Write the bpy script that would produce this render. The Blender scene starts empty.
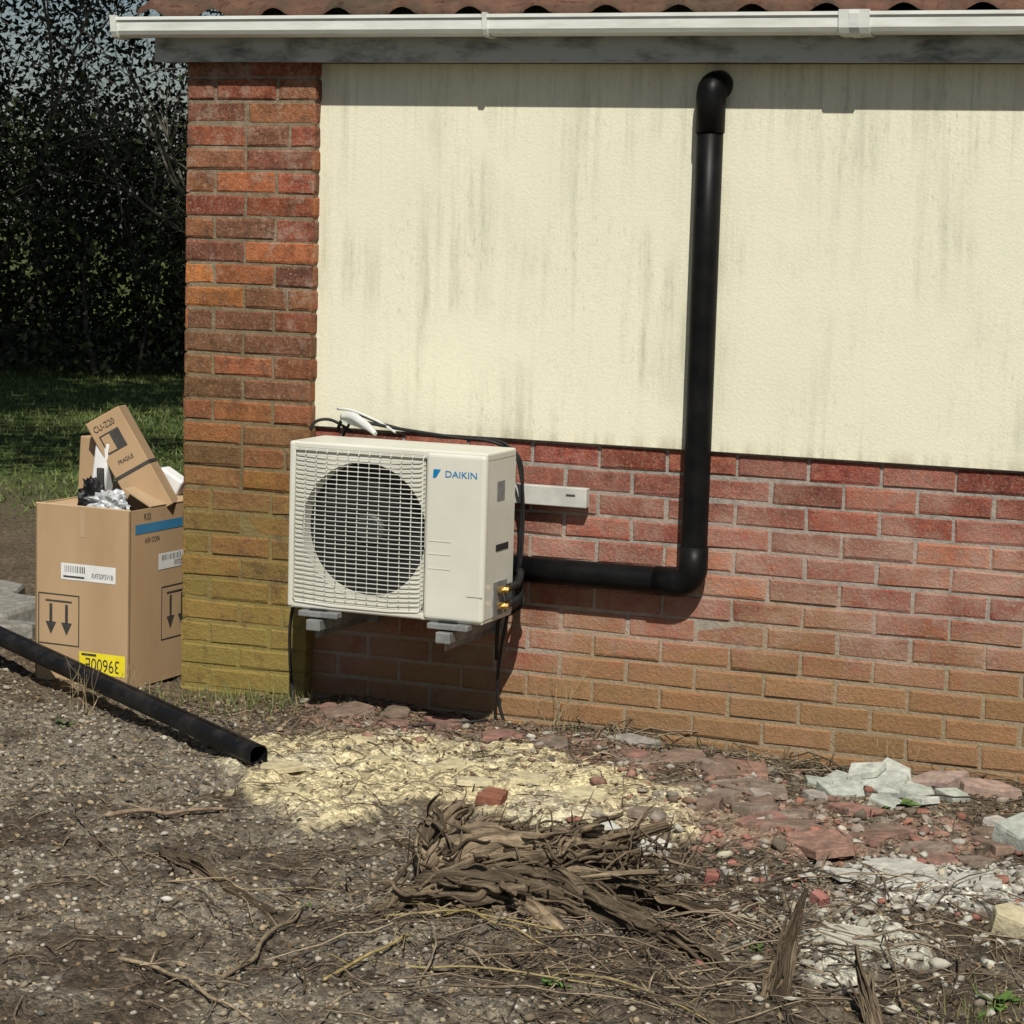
import bpy, bmesh, math, random
import numpy as np
from mathutils import Vector, Matrix, Quaternion
random.seed(7); rng=np.random.default_rng(11)
sc=bpy.context.scene
D=bpy.data
# ------------------------------------------------------------------ helpers
def link(o,parent=None):
    sc.collection.objects.link(o)
    if parent: o.parent=parent
    return o
def empty(name):
    e=D.objects.new(name,None); e.empty_display_size=.1
    return link(e)
class MB:
    def __init__(s): s.v=[];s.f=[];s.c=[];s.n=0;s.uv=[]
    def add(s,v,f,c=None):
        v=np.asarray(v,float); s.v.append(v)
        for q in f: s.f.append([i+s.n for i in q])
        cc=np.ones((len(v),4)); 
        if c is not None: cc[:,:3]=c
        s.c.append(cc); s.n+=len(v)
    def obj(s,name,mat,parent=None,smooth=False):
        me=D.meshes.new(name)
        V=np.concatenate(s.v) if s.v else np.zeros((0,3))
        me.from_pydata(V.tolist(),[],s.f)
        a=me.color_attributes.new("Col",'FLOAT_COLOR','POINT')
        a.data.foreach_set("color",np.concatenate(s.c).astype(np.float32).ravel())
        if mat: me.materials.append(mat)
        if smooth: me.polygons.foreach_set("use_smooth",[True]*len(me.polygons))
        me.update()
        return link(D.objects.new(name,me),parent)
def catmull(P,n=6):
    P=[np.array(p,float) for p in P]
    if len(P)<3: return np.array(P)
    Q=[2*P[0]-P[1]]+P+[2*P[-1]-P[-2]]; out=[]
    for i in range(1,len(Q)-2):
        a,b,c,d=Q[i-1:i+3]
        for k in range(n):
            t=k/n
            out.append(.5*((2*b)+(-a+c)*t+(2*a-5*b+4*c-d)*t*t+(-a+3*b-3*c+d)*t**3))
    out.append(P[-1]); return np.array(out)
def tube(mb,P,R,segs=8,col=None,caps=True,mod=None):
    P=np.asarray(P,float); n=len(P)
    R=np.full(n,R) if np.isscalar(R) else np.interp(np.linspace(0,1,n),np.linspace(0,1,len(R)),R)
    T=np.gradient(P,axis=0); T/=np.linalg.norm(T,axis=1)[:,None]+1e-9
    up=np.array([0,0,1.]) if abs(T[0][2])<.9 else np.array([1.,0,0])
    N=np.cross(T[0],up); N/=np.linalg.norm(N)
    V=[]
    ang=np.linspace(0,2*np.pi,segs,endpoint=False)
    for i in range(n):
        N=N-T[i]*(N@T[i]); N/=np.linalg.norm(N)+1e-9
        B=np.cross(T[i],N)
        r=R[i] if mod is None else R[i]*mod(ang,i/(n-1))
        r=np.broadcast_to(r,ang.shape)
        V.append(P[i]+np.outer(np.cos(ang)*r,N)+np.outer(np.sin(ang)*r,B))
    F=[]
    for i in range(n-1):
        for k in range(segs):
            k2=(k+1)%segs
            F.append([i*segs+k,i*segs+k2,(i+1)*segs+k2,(i+1)*segs+k])
    if caps: F.append(list(range(segs))[::-1]); F.append([(n-1)*segs+k for k in range(segs)])
    mb.add(np.concatenate(V),F,col)
def tubeo(name,P,R,mat,parent=None,segs=16,n=6,col=None,smooth=True,sm=True):
    mb=MB(); tube(mb,catmull(P,n) if sm else P,R,segs,col); o=mb.obj(name,mat,parent,smooth)
    if smooth: 
        for p in o.data.polygons:
            if len(p.vertices)>4: p.use_smooth=False
    return o
def box(name,x0,x1,y0,y1,z0,z1,mat,parent=None,bev=0,seg=2,M=None):
    bm=bmesh.new(); bmesh.ops.create_cube(bm,size=1)
    for v in bm.verts:
        v.co=Vector(((x0+x1)/2+v.co.x*(x1-x0),(y0+y1)/2+v.co.y*(y1-y0),(z0+z1)/2+v.co.z*(z1-z0)))
    if bev: bmesh.ops.bevel(bm,geom=bm.edges[:],offset=bev,segments=seg,profile=.5,affect='EDGES')
    if M is not None: bm.transform(M)
    me=D.meshes.new(name); bm.to_mesh(me); bm.free(); me.materials.append(mat)
    return link(D.objects.new(name,me),parent)
def quadmesh(name,quads,mat,parent=None):
    mb=MB()
    for q in quads: mb.add(q,[list(range(len(q)))])
    return mb.obj(name,mat,parent)
def text(name,s,size,M,mat,parent,ax='CENTER',sx=1):
    c=D.curves.new(name,'FONT'); c.body=s; c.size=size; c.align_x=ax; c.align_y='CENTER'; c.extrude=0.0
    o=D.objects.new(name,c); sc.collection.objects.link(o)
    dg=bpy.context.evaluated_depsgraph_get()
    me=D.meshes.new_from_object(o.evaluated_get(dg)); D.objects.remove(o)
    me.transform(M@Matrix.Diagonal((sx,1,1,1))); me.materials.clear(); me.materials.append(mat)
    return link(D.objects.new(name,me),parent)
# value noise
TB=rng.random((256,256))
def vn(x,y):
    xi=np.floor(x).astype(int);yi=np.floor(y).astype(int);fx=x-xi;fy=y-yi
    fx=fx*fx*(3-2*fx);fy=fy*fy*(3-2*fy)
    a=TB[xi&255,yi&255];b=TB[(xi+1)&255,yi&255];c=TB[xi&255,(yi+1)&255];d=TB[(xi+1)&255,(yi+1)&255]
    return (a*(1-fx)+b*fx)*(1-fy)+(c*(1-fx)+d*fx)*fy
def fbm(x,y,s,o=4):
    t=0;am=1;tot=0
    for i in range(o):
        t=t+am*vn(x*s+17.3*i,y*s+9.1*i);tot+=am;am*=.55;s*=2.03
    return t/tot
# ------------------------------------------------------------------ materials
def newmat(name):
    m=D.materials.new(name);m.use_nodes=True;nt=m.node_tree
    return m,nt,nt.nodes['Principled BSDF']
def L(nt,a,b): nt.links.new(a,b)
def mix(nt,fac,a,b,mode='MIX'):
    n=nt.nodes.new('ShaderNodeMix'); n.data_type='RGBA'; n.blend_type=mode
    for s,i in ((fac,0),(a,6),(b,7)):
        if hasattr(s,'links'): nt.links.new(s,n.inputs[i])
        else: n.inputs[i].default_value=s if i==0 else (*s,1)[:4]
    return n.outputs[2]
def ramp(nt,src,p0,p1,a=0.,b=1.):
    n=nt.nodes.new('ShaderNodeMapRange'); n.inputs[1].default_value=p0;n.inputs[2].default_value=p1
    n.inputs[3].default_value=a;n.inputs[4].default_value=b; L(nt,src,n.inputs[0]); return n.outputs[0]
def noise(nt,vec,scale,detail=3,rough=.6,sx=(1,1,1)):
    if sx!=(1,1,1):
        mp=nt.nodes.new('ShaderNodeMapping'); mp.inputs['Scale'].default_value=sx; L(nt,vec,mp.inputs[0]); vec=mp.outputs[0]
    n=nt.nodes.new('ShaderNodeTexNoise'); n.inputs['Scale'].default_value=scale;n.inputs['Detail'].default_value=detail
    n.inputs['Roughness'].default_value=rough; L(nt,vec,n.inputs['Vector']); return n.outputs['Fac']
def math_(nt,op,a,b):
    n=nt.nodes.new('ShaderNodeMath'); n.operation=op
    for i,s in enumerate((a,b)):
        if hasattr(s,'links'): L(nt,s,n.inputs[i])
        else: n.inputs[i].default_value=s
    return n.outputs[0]
def bump(nt,bs,src,st,dist):
    n=nt.nodes.new('ShaderNodeBump'); n.inputs['Strength'].default_value=st;n.inputs['Distance'].default_value=dist
    L(nt,src,n.inputs['Height']); L(nt,n.outputs[0],bs.inputs['Normal'])
def simple(name,c1,c2=None,scale=8,rough=.6,bst=0.,bd=.002,metal=0,sx=(1,1,1),lo=.35,hi=.65,spec=None):
    m,nt,bs=newmat(name); tc=nt.nodes.new('ShaderNodeTexCoord').outputs['Object']
    if c2 is None: c2=tuple(x*.8 for x in c1)
    n=noise(nt,tc,scale,4,.65,sx); f=ramp(nt,n,lo,hi); col=mix(nt,f,c1,c2)
    L(nt,col,bs.inputs['Base Color']); bs.inputs['Roughness'].default_value=rough; bs.inputs['Metallic'].default_value=metal
    if spec is not None: bs.inputs['Specular IOR Level'].default_value=spec
    if bst: bump(nt,bs,noise(nt,tc,scale*6,3,.7),bst,bd)
    return m
def pos_sep(nt):
    g=nt.nodes.new('ShaderNodeTexCoord'); s=nt.nodes.new('ShaderNodeSeparateXYZ'); L(nt,g.outputs['Object'],s.inputs[0])
    return g.outputs['Object'],s.outputs
def brickmat(name,pier,mortar=False):
    m,nt,bs=newmat(name); tc,xyz=pos_sep(nt); z=xyz[2]
    if mortar: base=mix(nt,ramp(nt,noise(nt,tc,30),.3,.7),(.22,.205,.18) if not pier else (.16,.13,.085),(.36,.34,.30) if not pier else (.26,.21,.14))
    else:
        a=nt.nodes.new('ShaderNodeAttribute'); a.attribute_name='Col'; base=a.outputs['Color']
        base=mix(nt,ramp(nt,noise(nt,tc,24,4,.75),.40,.66),base,mix(nt,1.,base,(.52,.48,.5),'MULTIPLY'))
        base=mix(nt,ramp(nt,noise(nt,tc,110,3,.75),.54,.68,0,.6),base,(.40,.28,.19))
        base=mix(nt,ramp(nt,noise(nt,tc,190,2,.7),.60,.68,0,.7),base,(.05,.035,.03))
    big=noise(nt,tc,2.6,3,.6); med=noise(nt,tc,14,4,.7)
    zz=math_(nt,'ADD',z,math_(nt,'MULTIPLY',math_(nt,'SUBTRACT',big,.5),.9))
    zz=math_(nt,'ADD',zz,math_(nt,'MULTIPLY',math_(nt,'SUBTRACT',med,.5),.6))
    if pier:
        al=ramp(nt,zz,1.5,.35,0,.62); base=mix(nt,al,base,(.17,.12,.034))
        al2=ramp(nt,zz,.70,.15,0,.60); base=mix(nt,al2,base,(.28,.23,.06))
        st=ramp(nt,med,.54,.74,0,.6); base=mix(nt,st,base,(.06,.045,.03))
        wh=math_(nt,'MULTIPLY',ramp(nt,noise(nt,tc,9,4,.8),.54,.66,0,.5),ramp(nt,z,.9,1.3)); base=mix(nt,wh,base,(.36,.27,.21))
    else:
        ef=math_(nt,'MULTIPLY',ramp(nt,noise(nt,tc,6,5,.8),.38,.62,0,.62),math_(nt,'MULTIPLY',ramp(nt,zz,.88,.62),ramp(nt,zz,.08,.3)))
        base=mix(nt,ef,base,(.46,.32,.25))
        al=ramp(nt,zz,.48,.12,0,.60); base=mix(nt,al,base,(.30,.205,.09))
        st=ramp(nt,med,.58,.75,0,.5); base=mix(nt,st,base,(.08,.055,.04))
    L(nt,base,bs.inputs['Base Color']); bs.inputs['Roughness'].default_value=.93
    bs.inputs['Specular IOR Level'].default_value=.2
    bump(nt,bs,noise(nt,tc,75,4,.8),.9,.008)
    return m
def rendermat():
    m,nt,bs=newmat('cream_render'); tc,xyz=pos_sep(nt)
    base=mix(nt,ramp(nt,noise(nt,tc,1.6,3,.6),.3,.7),(.74,.715,.55),(.69,.675,.525))
    base=mix(nt,ramp(nt,noise(nt,tc,160,2,.6),.3,.7,0,.25),base,(.56,.55,.42))
    s1=noise(nt,tc,24,3,.6,(1,1,.06)); s2=noise(nt,tc,2.6,3,.6,(1,1,.7)); s4=noise(nt,tc,60,3,.7,(1,1,.12))
    f=math_(nt,'MULTIPLY',ramp(nt,s1,.46,.72),ramp(nt,s2,.43,.63,0,.58))
    f=math_(nt,'MULTIPLY',f,ramp(nt,s4,.3,.6,.4,1))
    base=mix(nt,f,base,(.28,.29,.20))
    sp=math_(nt,'MULTIPLY',ramp(nt,noise(nt,tc,70,4,.85,(1,1,.35)),.54,.68),ramp(nt,s2,.42,.66,0,.4))
    base=mix(nt,sp,base,(.24,.25,.18))
    ed=math_(nt,'MULTIPLY',ramp(nt,xyz[2],.95,.89,0,.55),ramp(nt,s1,.4,.6)); base=mix(nt,ed,base,(.28,.23,.14))
    s3=math_(nt,'MULTIPLY',ramp(nt,noise(nt,tc,45,3,.6,(1,1,.04)),.55,.75),ramp(nt,xyz[2],1.6,2.0,0,.35)); base=mix(nt,s3,base,(.3,.29,.22))
    L(nt,base,bs.inputs['Base Color']); bs.inputs['Roughness'].default_value=.92; bs.inputs['Specular IOR Level'].default_value=.15
    bump(nt,bs,noise(nt,tc,110,3,.7),.35,.004); return m
def attrmat(name,rough=.9,scale=30,var=.45,bst=.3,bd=.003,spec=.2,dirt=None):
    m,nt,bs=newmat(name); tc=nt.nodes.new('ShaderNodeTexCoord').outputs['Object']
    a=nt.nodes.new('ShaderNodeAttribute'); a.attribute_name='Col'
    n=noise(nt,tc,scale,4,.7); d=ramp(nt,n,.3,.7,1-var,1+var*.4)
    v=nt.nodes.new('ShaderNodeVectorMath'); v.operation='SCALE'; L(nt,a.outputs['Color'],v.inputs[0]); L(nt,d,v.inputs[3])
    c=v.outputs[0]
    if dirt: c=mix(nt,ramp(nt,noise(nt,tc,13,5,.8),.42,.62,0,.85),c,dirt)
    L(nt,c,bs.inputs['Base Color']); bs.inputs['Roughness'].default_value=rough; bs.inputs['Specular IOR Level'].default_value=spec
    if bst: bump(nt,bs,noise(nt,tc,scale*2.5,3,.7),bst,bd)
    return m
M_brick=brickmat('brick_wall',False);M_pier=brickmat('brick_pier',True)
M_mort=brickmat('mortar_grey',False,True);M_mortp=brickmat('mortar_tan',True,True)
M_render=rendermat()
M_upvc=simple('white_upvc',(.70,.72,.68),(.52,.54,.48),5,.45,sx=(1,1,6),lo=.4,hi=.75)
M_fascia=simple('weathered_fascia',(.40,.42,.40),(.08,.09,.08),9,.8,.3,.002,sx=(.6,1,1.5),lo=.46,hi=.70)
M_rail=simple('grey_plastic_trunking',(.50,.50,.46),(.40,.40,.37),12,.5)
M_tile=attrmat('clay_tile',.9,26,.75,.6,.008,dirt=(.045,.04,.028))
M_black=simple('black_plastic',(.0035,.0035,.004),(.008,.008,.008),12,.42,spec=.12)
M_blackm=simple('black_matt_plastic',(.006,.006,.007),(.03,.027,.024),14,.5,.1,lo=.45,hi=.75,spec=.25)
M_rub=simple('cable_rubber',(.010,.010,.010),(.02,.02,.02),30,.6,spec=.3)
M_ac=simple('painted_ivory_metal',(.60,.595,.52),(.54,.535,.46),3,.42)
M_grille=simple('grille_wire',(.58,.58,.52),(.48,.48,.43),10,.5)
M_dark=simple('dark_cavity',(.010,.011,.011),(.016,.018,.018),10,.7)
M_fan=simple('fan_plastic',(.06,.065,.065),(.04,.045,.045),10,.5)
M_galv=simple('galvanised_steel',(.25,.255,.25),(.14,.145,.145),25,.55,metal=.2)
M_wht=simple('white_plastic',(.62,.63,.60),(.5,.51,.49),19,.5)
M_brass=simple('brass',(.62,.43,.18),(.45,.3,.12),30,.35,metal=1)
M_card=simple('cardboard',(.42,.285,.16),(.35,.23,.125),4,.85,.12,.001,sx=(1,1,.3))
M_card2=simple('cardboard_inner',(.43,.31,.19),(.37,.26,.15),6,.85)
M_ink=simple('dark_print',(.03,.028,.026),(.05,.045,.04),30,.7)
M_blue=simple('blue_print',(.03,.17,.33),(.04,.2,.36),20,.6)
M_cyan=simple('logo_blue',(.0,.15,.36),(.0,.19,.40),20,.4)
M_lab=simple('white_label',(.7,.7,.68),(.62,.62,.6),20,.5)
M_yel=simple('yellow_label',(.80,.68,.03),(.75,.62,.02),20,.5)
M_foam=simple('white_foam',(.75,.75,.74),(.64,.64,.63),20,.8,.3,.002)
M_bag,nt,bs=newmat('clear_polythene'); tcb=nt.nodes.new('ShaderNodeTexCoord').outputs['Object']
L(nt,mix(nt,ramp(nt,noise(nt,tcb,40,4,.7),.4,.6),(.55,.57,.58),(.25,.26,.27)),bs.inputs['Base Color']);bs.inputs['Roughness'].default_value=.22
M_gravel=attrmat('gravel_stone',.9,60,.35,0,.002)
M_leaf=attrmat('leaf',.6,10,.3,0,spec=.3)
M_bark=attrmat('bark',.9,40,.6,.6,.004)
M_litter=attrmat('dead_leaf',.85,40,.4,0)
M_conc=attrmat('broken_concrete',.92,25,.45,.6,.006)
M_pave=attrmat('dirty_paving',.94,22,.5,.7,.007,dirt=(.105,.082,.06))
M_grass=attrmat('grass_blade',.6,10,.3,0,spec=.3)
# wood with grain
M_wood,nt,bs=newmat('weathered_root_wood')
uvn=nt.nodes.new('ShaderNodeAttribute'); uvn.attribute_name='grain'
g1=noise(nt,uvn.outputs['Vector'],1,5,.75); g2=noise(nt,nt.nodes.new('ShaderNodeTexCoord').outputs['Object'],14,4,.7)
ca_=nt.nodes.new('ShaderNodeAttribute'); ca_.attribute_name='Col'
cc=mix(nt,ramp(nt,g1,.34,.62),(.045,.033,.022),(.36,.285,.195)); cc=mix(nt,ramp(nt,g2,.46,.66,0,.75),cc,(.085,.063,.044)); cc=mix(nt,1.,cc,ca_.outputs['Color'],'MULTIPLY')
L(nt,cc,bs.inputs['Base Color']);bs.inputs['Roughness'].default_value=.9;bs.inputs['Specular IOR Level'].default_value=.15
bump(nt,bs,g1,1.,.008)
# ------------------------------------------------------------------ camera / light
F=Vector((-0.3661616,0.92263751,-0.12110202));Rr=Vector((0.92782086,0.37194448,0.02838564));U=Vector((-0.07123288,0.10196725,0.99223412))
cam=D.cameras.new('camera');co=link(D.objects.new('camera',cam))
co.matrix_world=Matrix(((Rr.x,U.x,-F.x,3.9226),(Rr.y,U.y,-F.y,-6.8648),(Rr.z,U.z,-F.z,1.5685),(0,0,0,1)))
cam.sensor_width=36;cam.lens=2325.6/1024*36;cam.clip_end=600;sc.camera=co
S=Vector((.46,-1,1.24)).normalized()
sun=D.lights.new('sun','SUN');sun.energy=5.0;sun.angle=math.radians(.5);sun.color=(1,.955,.865)
so=link(D.objects.new('sun',sun));so.rotation_euler=S.to_track_quat('Z','Y').to_euler();so.location=(5,-10,12)
w=D.worlds.new('World');sc.world=w;w.use_nodes=True;nt=w.node_tree
sk=nt.nodes.new('ShaderNodeTexSky');sk.sky_type='NISHITA';sk.sun_disc=False
sk.sun_elevation=math.asin(S.z);sk.sun_rotation=math.atan2(S.x,S.y)
L(nt,sk.outputs[0],nt.nodes['Background'].inputs[0]);nt.nodes['Background'].inputs[1].default_value=.05
sc.view_settings.view_transform='Standard';sc.view_settings.look='None';sc.view_settings.exposure=0
# ------------------------------------------------------------------ ground
cm=lambda s:np.array([[float(a) for a in q.split(',')] for q in s.split()])/100
PA=cm("62,-84 80,-50 124,-36 168,-56 208,-78 216,-116 186,-130 150,-112 136,-118 133,-160 100,-138")
PB=cm("51,-18 73,4 130,-14 173,-22 212,-26 217,-52 179,-59 143,-54 101,-41 68,-44")
PC=cm("198,-82 216,-60 251,-73 288,-77 292,-111 262,-120 234,-122 211,-118")
PD=cm("257,-134 274,-117 304,-109 310,-147 289,-149 267,-148")
PE=cm("266,-178 284,-172 297,-195 287,-215 274,-207")
def sdf(P,x,y):
    d=np.full(x.shape,1e9);ins=np.zeros(x.shape,bool);n=len(P)
    for i in range(n):
        ax,ay=P[i];bx,by=P[(i+1)%n];ex,ey=bx-ax,by-ay
        t=np.clip(((x-ax)*ex+(y-ay)*ey)/(ex*ex+ey*ey),0,1)
        d=np.minimum(d,np.hypot(x-ax-t*ex,y-ay-t*ey))
        c=((ay>y)!=(by>y))&(x<(bx-ax)*(y-ay)/(by-ay+1e-12)+ax); ins^=c
    return np.where(ins,-d,d)
def sm(a,b,x): t=np.clip((x-a)/(b-a),0,1); return t*t*(3-2*t)
def fields(x,y):
    wx=x+.20*(fbm(x,y,5)-.5)+.07*(fbm(x+5,y,22)-.5); wy=y+.20*(fbm(x+31,y+7,5)-.5)+.07*(fbm(x,y+9,22)-.5)
    f={}
    for k,P in (('A',PA),('B',PB),('C',PC),('D',PD),('E',PE)):
        f[k]=sm(.03,-.03,sdf(P,wx,wy))
    return f
def height(x,y):
    f=fields(x,y)
    near=np.exp(-((np.maximum(0,np.abs(x-1)-4))**2+(np.maximum(0,np.abs(y+1.2)-4))**2)/8)
    h=(.05*(fbm(x,y,1.1)-.5)+.045*(fbm(x,y,5.5)-.5)+.034*(fbm(x,y,24)-.5)+.014*(fbm(x+3,y,70,2)-.5))*near
    h=h+.02*f['A']*(.4+fbm(x,y,9))+.012*f['B']+.010*f['C']+.022*f['D']*fbm(x,y,12)+.018*f['E']
    h=h+.04*np.exp(-(((x-2.05)/.4)**2+((y+2.0)/.3)**2))-.04*sm(1.2,2.7,x)*sm(-.7,0,y)
    far=np.clip((np.hypot(x,y)-6)/60,0,1); h=h+far*1.2*(fbm(x,y,.03)-.5)
    return h
def axis(lo,hi,st,far):
    a=list(np.arange(lo,hi,st)); s=st;v=a[-1];up=[]
    while v<far: s*=1.18;v+=s;up.append(v)
    s=st;v=lo;dn=[]
    while v>-far: s*=1.18;v-=s;dn.append(v)
    return np.array(dn[::-1]+a+up)
ax=axis(-1.3,3.9,.0125,220);ay=axis(-3.5,.1,.0125,220)
X,Y=np.meshgrid(ax,ay);x=X.ravel();y=Y.ravel();z=height(x,y);f=fields(x,y)
nx,ny=len(ax),len(ay);ZG=z.reshape(ny,nx)
def hz(px,py):
    i=min(max(int(np.searchsorted(ax,px))-1,0),nx-2);j=min(max(int(np.searchsorted(ay,py))-1,0),ny-2)
    u=(px-ax[i])/(ax[i+1]-ax[i]);v=(py-ay[j])/(ay[j+1]-ay[j])
    return float((ZG[j,i]*(1-u)+ZG[j,i+1]*u)*(1-v)+(ZG[j+1,i]*(1-u)+ZG[j+1,i+1]*u)*v)
n1=fbm(x,y,3);n2=fbm(x+9,y+4,40,3);n3=fbm(x+2,y+8,14)
soil=np.array([.085,.066,.046]);grav=np.array([.19,.165,.125])
gm=sm(.40,.62,n1*.7+.3*n3+.10*sm(2.2,.6,x)-.03)[:,None]
col=soil*(1-gm)+grav*gm
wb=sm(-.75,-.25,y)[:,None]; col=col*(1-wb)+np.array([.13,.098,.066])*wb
def lay(c,k,a=1.):
    global col
    m=(k*a)[:,None]; col=col*(1-m)+np.array(c)*m
brk=sm(.36,.50,n3*.6+n2*.4)
lay((.28,.165,.12),f['B'],.7*brk);lay((.30,.175,.13),f['C'],.7*sm(.36,.52,n3))
cr=sm(.24,.40,n3*.65+n2*.35)
lay((.60,.515,.31),f['A'],cr*.97);lay((.50,.455,.34),f['A']*sm(.52,.64,n1),.6);lay((.24,.19,.12),f['A']*sm(.60,.70,n3),.6)
dd_=np.exp(-(((x-2.0)/.55)**2+((y+.95)/.3)**2));lay((.42,.35,.24),dd_*sm(.44,.60,n3),.55)
wk=sm(.34,.44,n3*.6+n2*.4)
lay((.50,.485,.42),f['D'],wk);lay((.50,.48,.39),f['E'],wk)
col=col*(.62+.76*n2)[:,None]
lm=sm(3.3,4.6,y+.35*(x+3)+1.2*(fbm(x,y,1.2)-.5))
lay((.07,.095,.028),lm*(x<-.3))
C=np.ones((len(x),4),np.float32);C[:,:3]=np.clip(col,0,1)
me=D.meshes.new('ground')
idx=np.arange(nx*ny).reshape(ny,nx)
Q=np.stack([idx[:-1,:-1],idx[:-1,1:],idx[1:,1:],idx[1:,:-1]],-1).reshape(-1,4)
me.vertices.add(len(x));me.vertices.foreach_set('co',np.stack([x,y,z],1).astype(np.float32).ravel())
me.loops.add(Q.size);me.loops.foreach_set('vertex_index',Q.ravel().astype(np.int32))
me.polygons.add(len(Q));me.polygons.foreach_set('loop_start',(np.arange(len(Q))*4).astype(np.int32))
me.polygons.foreach_set('use_smooth',np.ones(len(Q),bool))
me.update(calc_edges=True)
a=me.color_attributes.new("Col",'FLOAT_COLOR','POINT');a.data.foreach_set('color',C.ravel())
mg,nt,bs=newmat('soil_and_gravel');tc=nt.nodes.new('ShaderNodeTexCoord').outputs['Object']
at=nt.nodes.new('ShaderNodeAttribute');at.attribute_name='Col'
vo=nt.nodes.new('ShaderNodeTexVoronoi');vo.inputs['Scale'].default_value=75;L(nt,tc,vo.inputs['Vector'])
sp=nt.nodes.new('ShaderNodeSeparateColor');L(nt,vo.outputs['Color'],sp.inputs[0])
k=ramp(nt,sp.outputs[0],0,1,.55,1.5);d=ramp(nt,noise(nt,tc,180,2,.7),.3,.7,.7,1.25);k=math_(nt,'MULTIPLY',k,d)
v=nt.nodes.new('ShaderNodeVectorMath');v.operation='SCALE';L(nt,at.outputs['Color'],v.inputs[0]);L(nt,k,v.inputs[3])
L(nt,v.outputs[0],bs.inputs['Base Color']);bs.inputs['Roughness'].default_value=.95;bs.inputs['Specular IOR Level'].default_value=.15
hb=math_(nt,'ADD',math_(nt,'MULTIPLY',vo.outputs['Distance'],-.8),noise(nt,tc,120,3,.8));bump(nt,bs,hb,.9,.011)
me.materials.append(mg);link(D.objects.new('ground',me))
# ------------------------------------------------------------------ stones
t=(1+5**.5)/2
IV=np.array([(-1,t,0),(1,t,0),(-1,-t,0),(1,-t,0),(0,-1,t),(0,1,t),(0,-1,-t),(0,1,-t),(t,0,-1),(t,0,1),(-t,0,-1),(-t,0,1)])/np.hypot(1,t)
IF=np.array([(0,11,5),(0,5,1),(0,1,7),(0,7,10),(0,10,11),(1,5,9),(5,11,4),(11,10,2),(10,7,6),(7,1,8),(3,9,4),(3,4,2),(3,2,6),(3,6,8),(3,8,9),(4,9,5),(2,4,11),(6,2,10),(8,6,7),(9,8,1)])
def stones(name,px,py,rad,cols,mat,flat=.65,sink=.1,jit=.45):
    n=len(px);V=np.repeat(IV[None],n,0)*(1+jit*(rng.random((n,12,1))-.5))
    sc3=rng.uniform(.6,1.3,(n,1,3));sc3[:,:,2]*=flat;V=V*sc3*rad[:,None,None]
    an=rng.uniform(0,2*np.pi,n);c,s=np.cos(an),np.sin(an)
    tl=rng.normal(0,.35,n);V2=V.copy();V2[:,:,1]=V[:,:,1]*np.cos(tl)[:,None]-V[:,:,2]*np.sin(tl)[:,None];V2[:,:,2]=V[:,:,1]*np.sin(tl)[:,None]+V[:,:,2]*np.cos(tl)[:,None]
    V=V2.copy();V[:,:,0]=V2[:,:,0]*c[:,None]-V2[:,:,1]*s[:,None];V[:,:,1]=V2[:,:,0]*s[:,None]+V2[:,:,1]*c[:,None]
    V[:,:,0]+=px[:,None];V[:,:,1]+=py[:,None];V[:,:,2]+=(height(px,py)+rad*flat*(.5-sink))[:,None]
    FF=(IF[None]+12*np.arange(n)[:,None,None]).reshape(-1,3)
    me=D.meshes.new(name);me.vertices.add(12*n);me.vertices.foreach_set('co',V.astype(np.float32).ravel())
    me.loops.add(FF.size);me.loops.foreach_set('vertex_index',FF.ravel().astype(np.int32))
    me.polygons.add(len(FF));me.polygons.foreach_set('loop_start',(np.arange(len(FF))*3).astype(np.int32));me.update(calc_edges=True)
    cc=np.ones((n,12,4),np.float32);cc[:,:,:3]=cols[:,None,:]
    a=me.color_attributes.new("Col",'FLOAT_COLOR','POINT');a.data.foreach_set('color',cc.ravel());me.materials.append(mat)
    return link(D.objects.new(name,me))
def inview(x,y,m=.35):
    return (x>-.75+(-y-.0)*.62-m)&(x<2.9+(-y)*.16+m)
n=62000
px=rng.uniform(-1.2,3.8,n);py=rng.uniform(-3.45,-.03,n)
ff=fields(px,py);dens=.18+.82*sm(.42,.60,fbm(px,py,3)*.7+.3*fbm(px+2,py+8,14)+.10*sm(2.2,.6,px)-.03)
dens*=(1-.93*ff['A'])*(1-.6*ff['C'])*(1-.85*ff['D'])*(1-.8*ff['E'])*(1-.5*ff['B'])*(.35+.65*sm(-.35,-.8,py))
k=(rng.random(n)<dens)&inview(px,py);px,py=px[k],py[k];n=len(px)
rad=.0022+.0078*rng.random(n)**2.3+.006*(rng.random(n)<.025)
pal=np.array([(.42,.38,.31),(.33,.28,.20),(.25,.21,.16),(.14,.12,.10),(.36,.28,.18),(.50,.47,.41),(.19,.15,.10),(.10,.09,.08)])
ci=rng.choice(8,n,p=[.12,.17,.2,.16,.12,.035,.12,.075]);cols=pal[ci]*rng.uniform(.65,1.1,(n,1))
stones('gravel',px,py,rad,cols,M_gravel)
cx=[];cy=[];cr_=[];cl=[]
def crumbs(P,n,c,r0,r1,spread=.15):
    P=np.array(P)
    for i in range(n):
        a,b=P[rng.integers(len(P))],P[rng.integers(len(P))];t=rng.random();q=a*t+b*(1-t)+rng.normal(0,spread,2)
        if q[1]>-.04: continue
        cx.append(q[0]);cy.append(q[1]);cr_.append(r0+(r1-r0)*rng.random()**2.5);cl.append(np.array(c[rng.integers(len(c))])*rng.uniform(.7,1.1))
crumbs(PA,420,[(.52,.45,.28),(.45,.41,.31),(.36,.30,.20)],.002,.012,.1)
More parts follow.
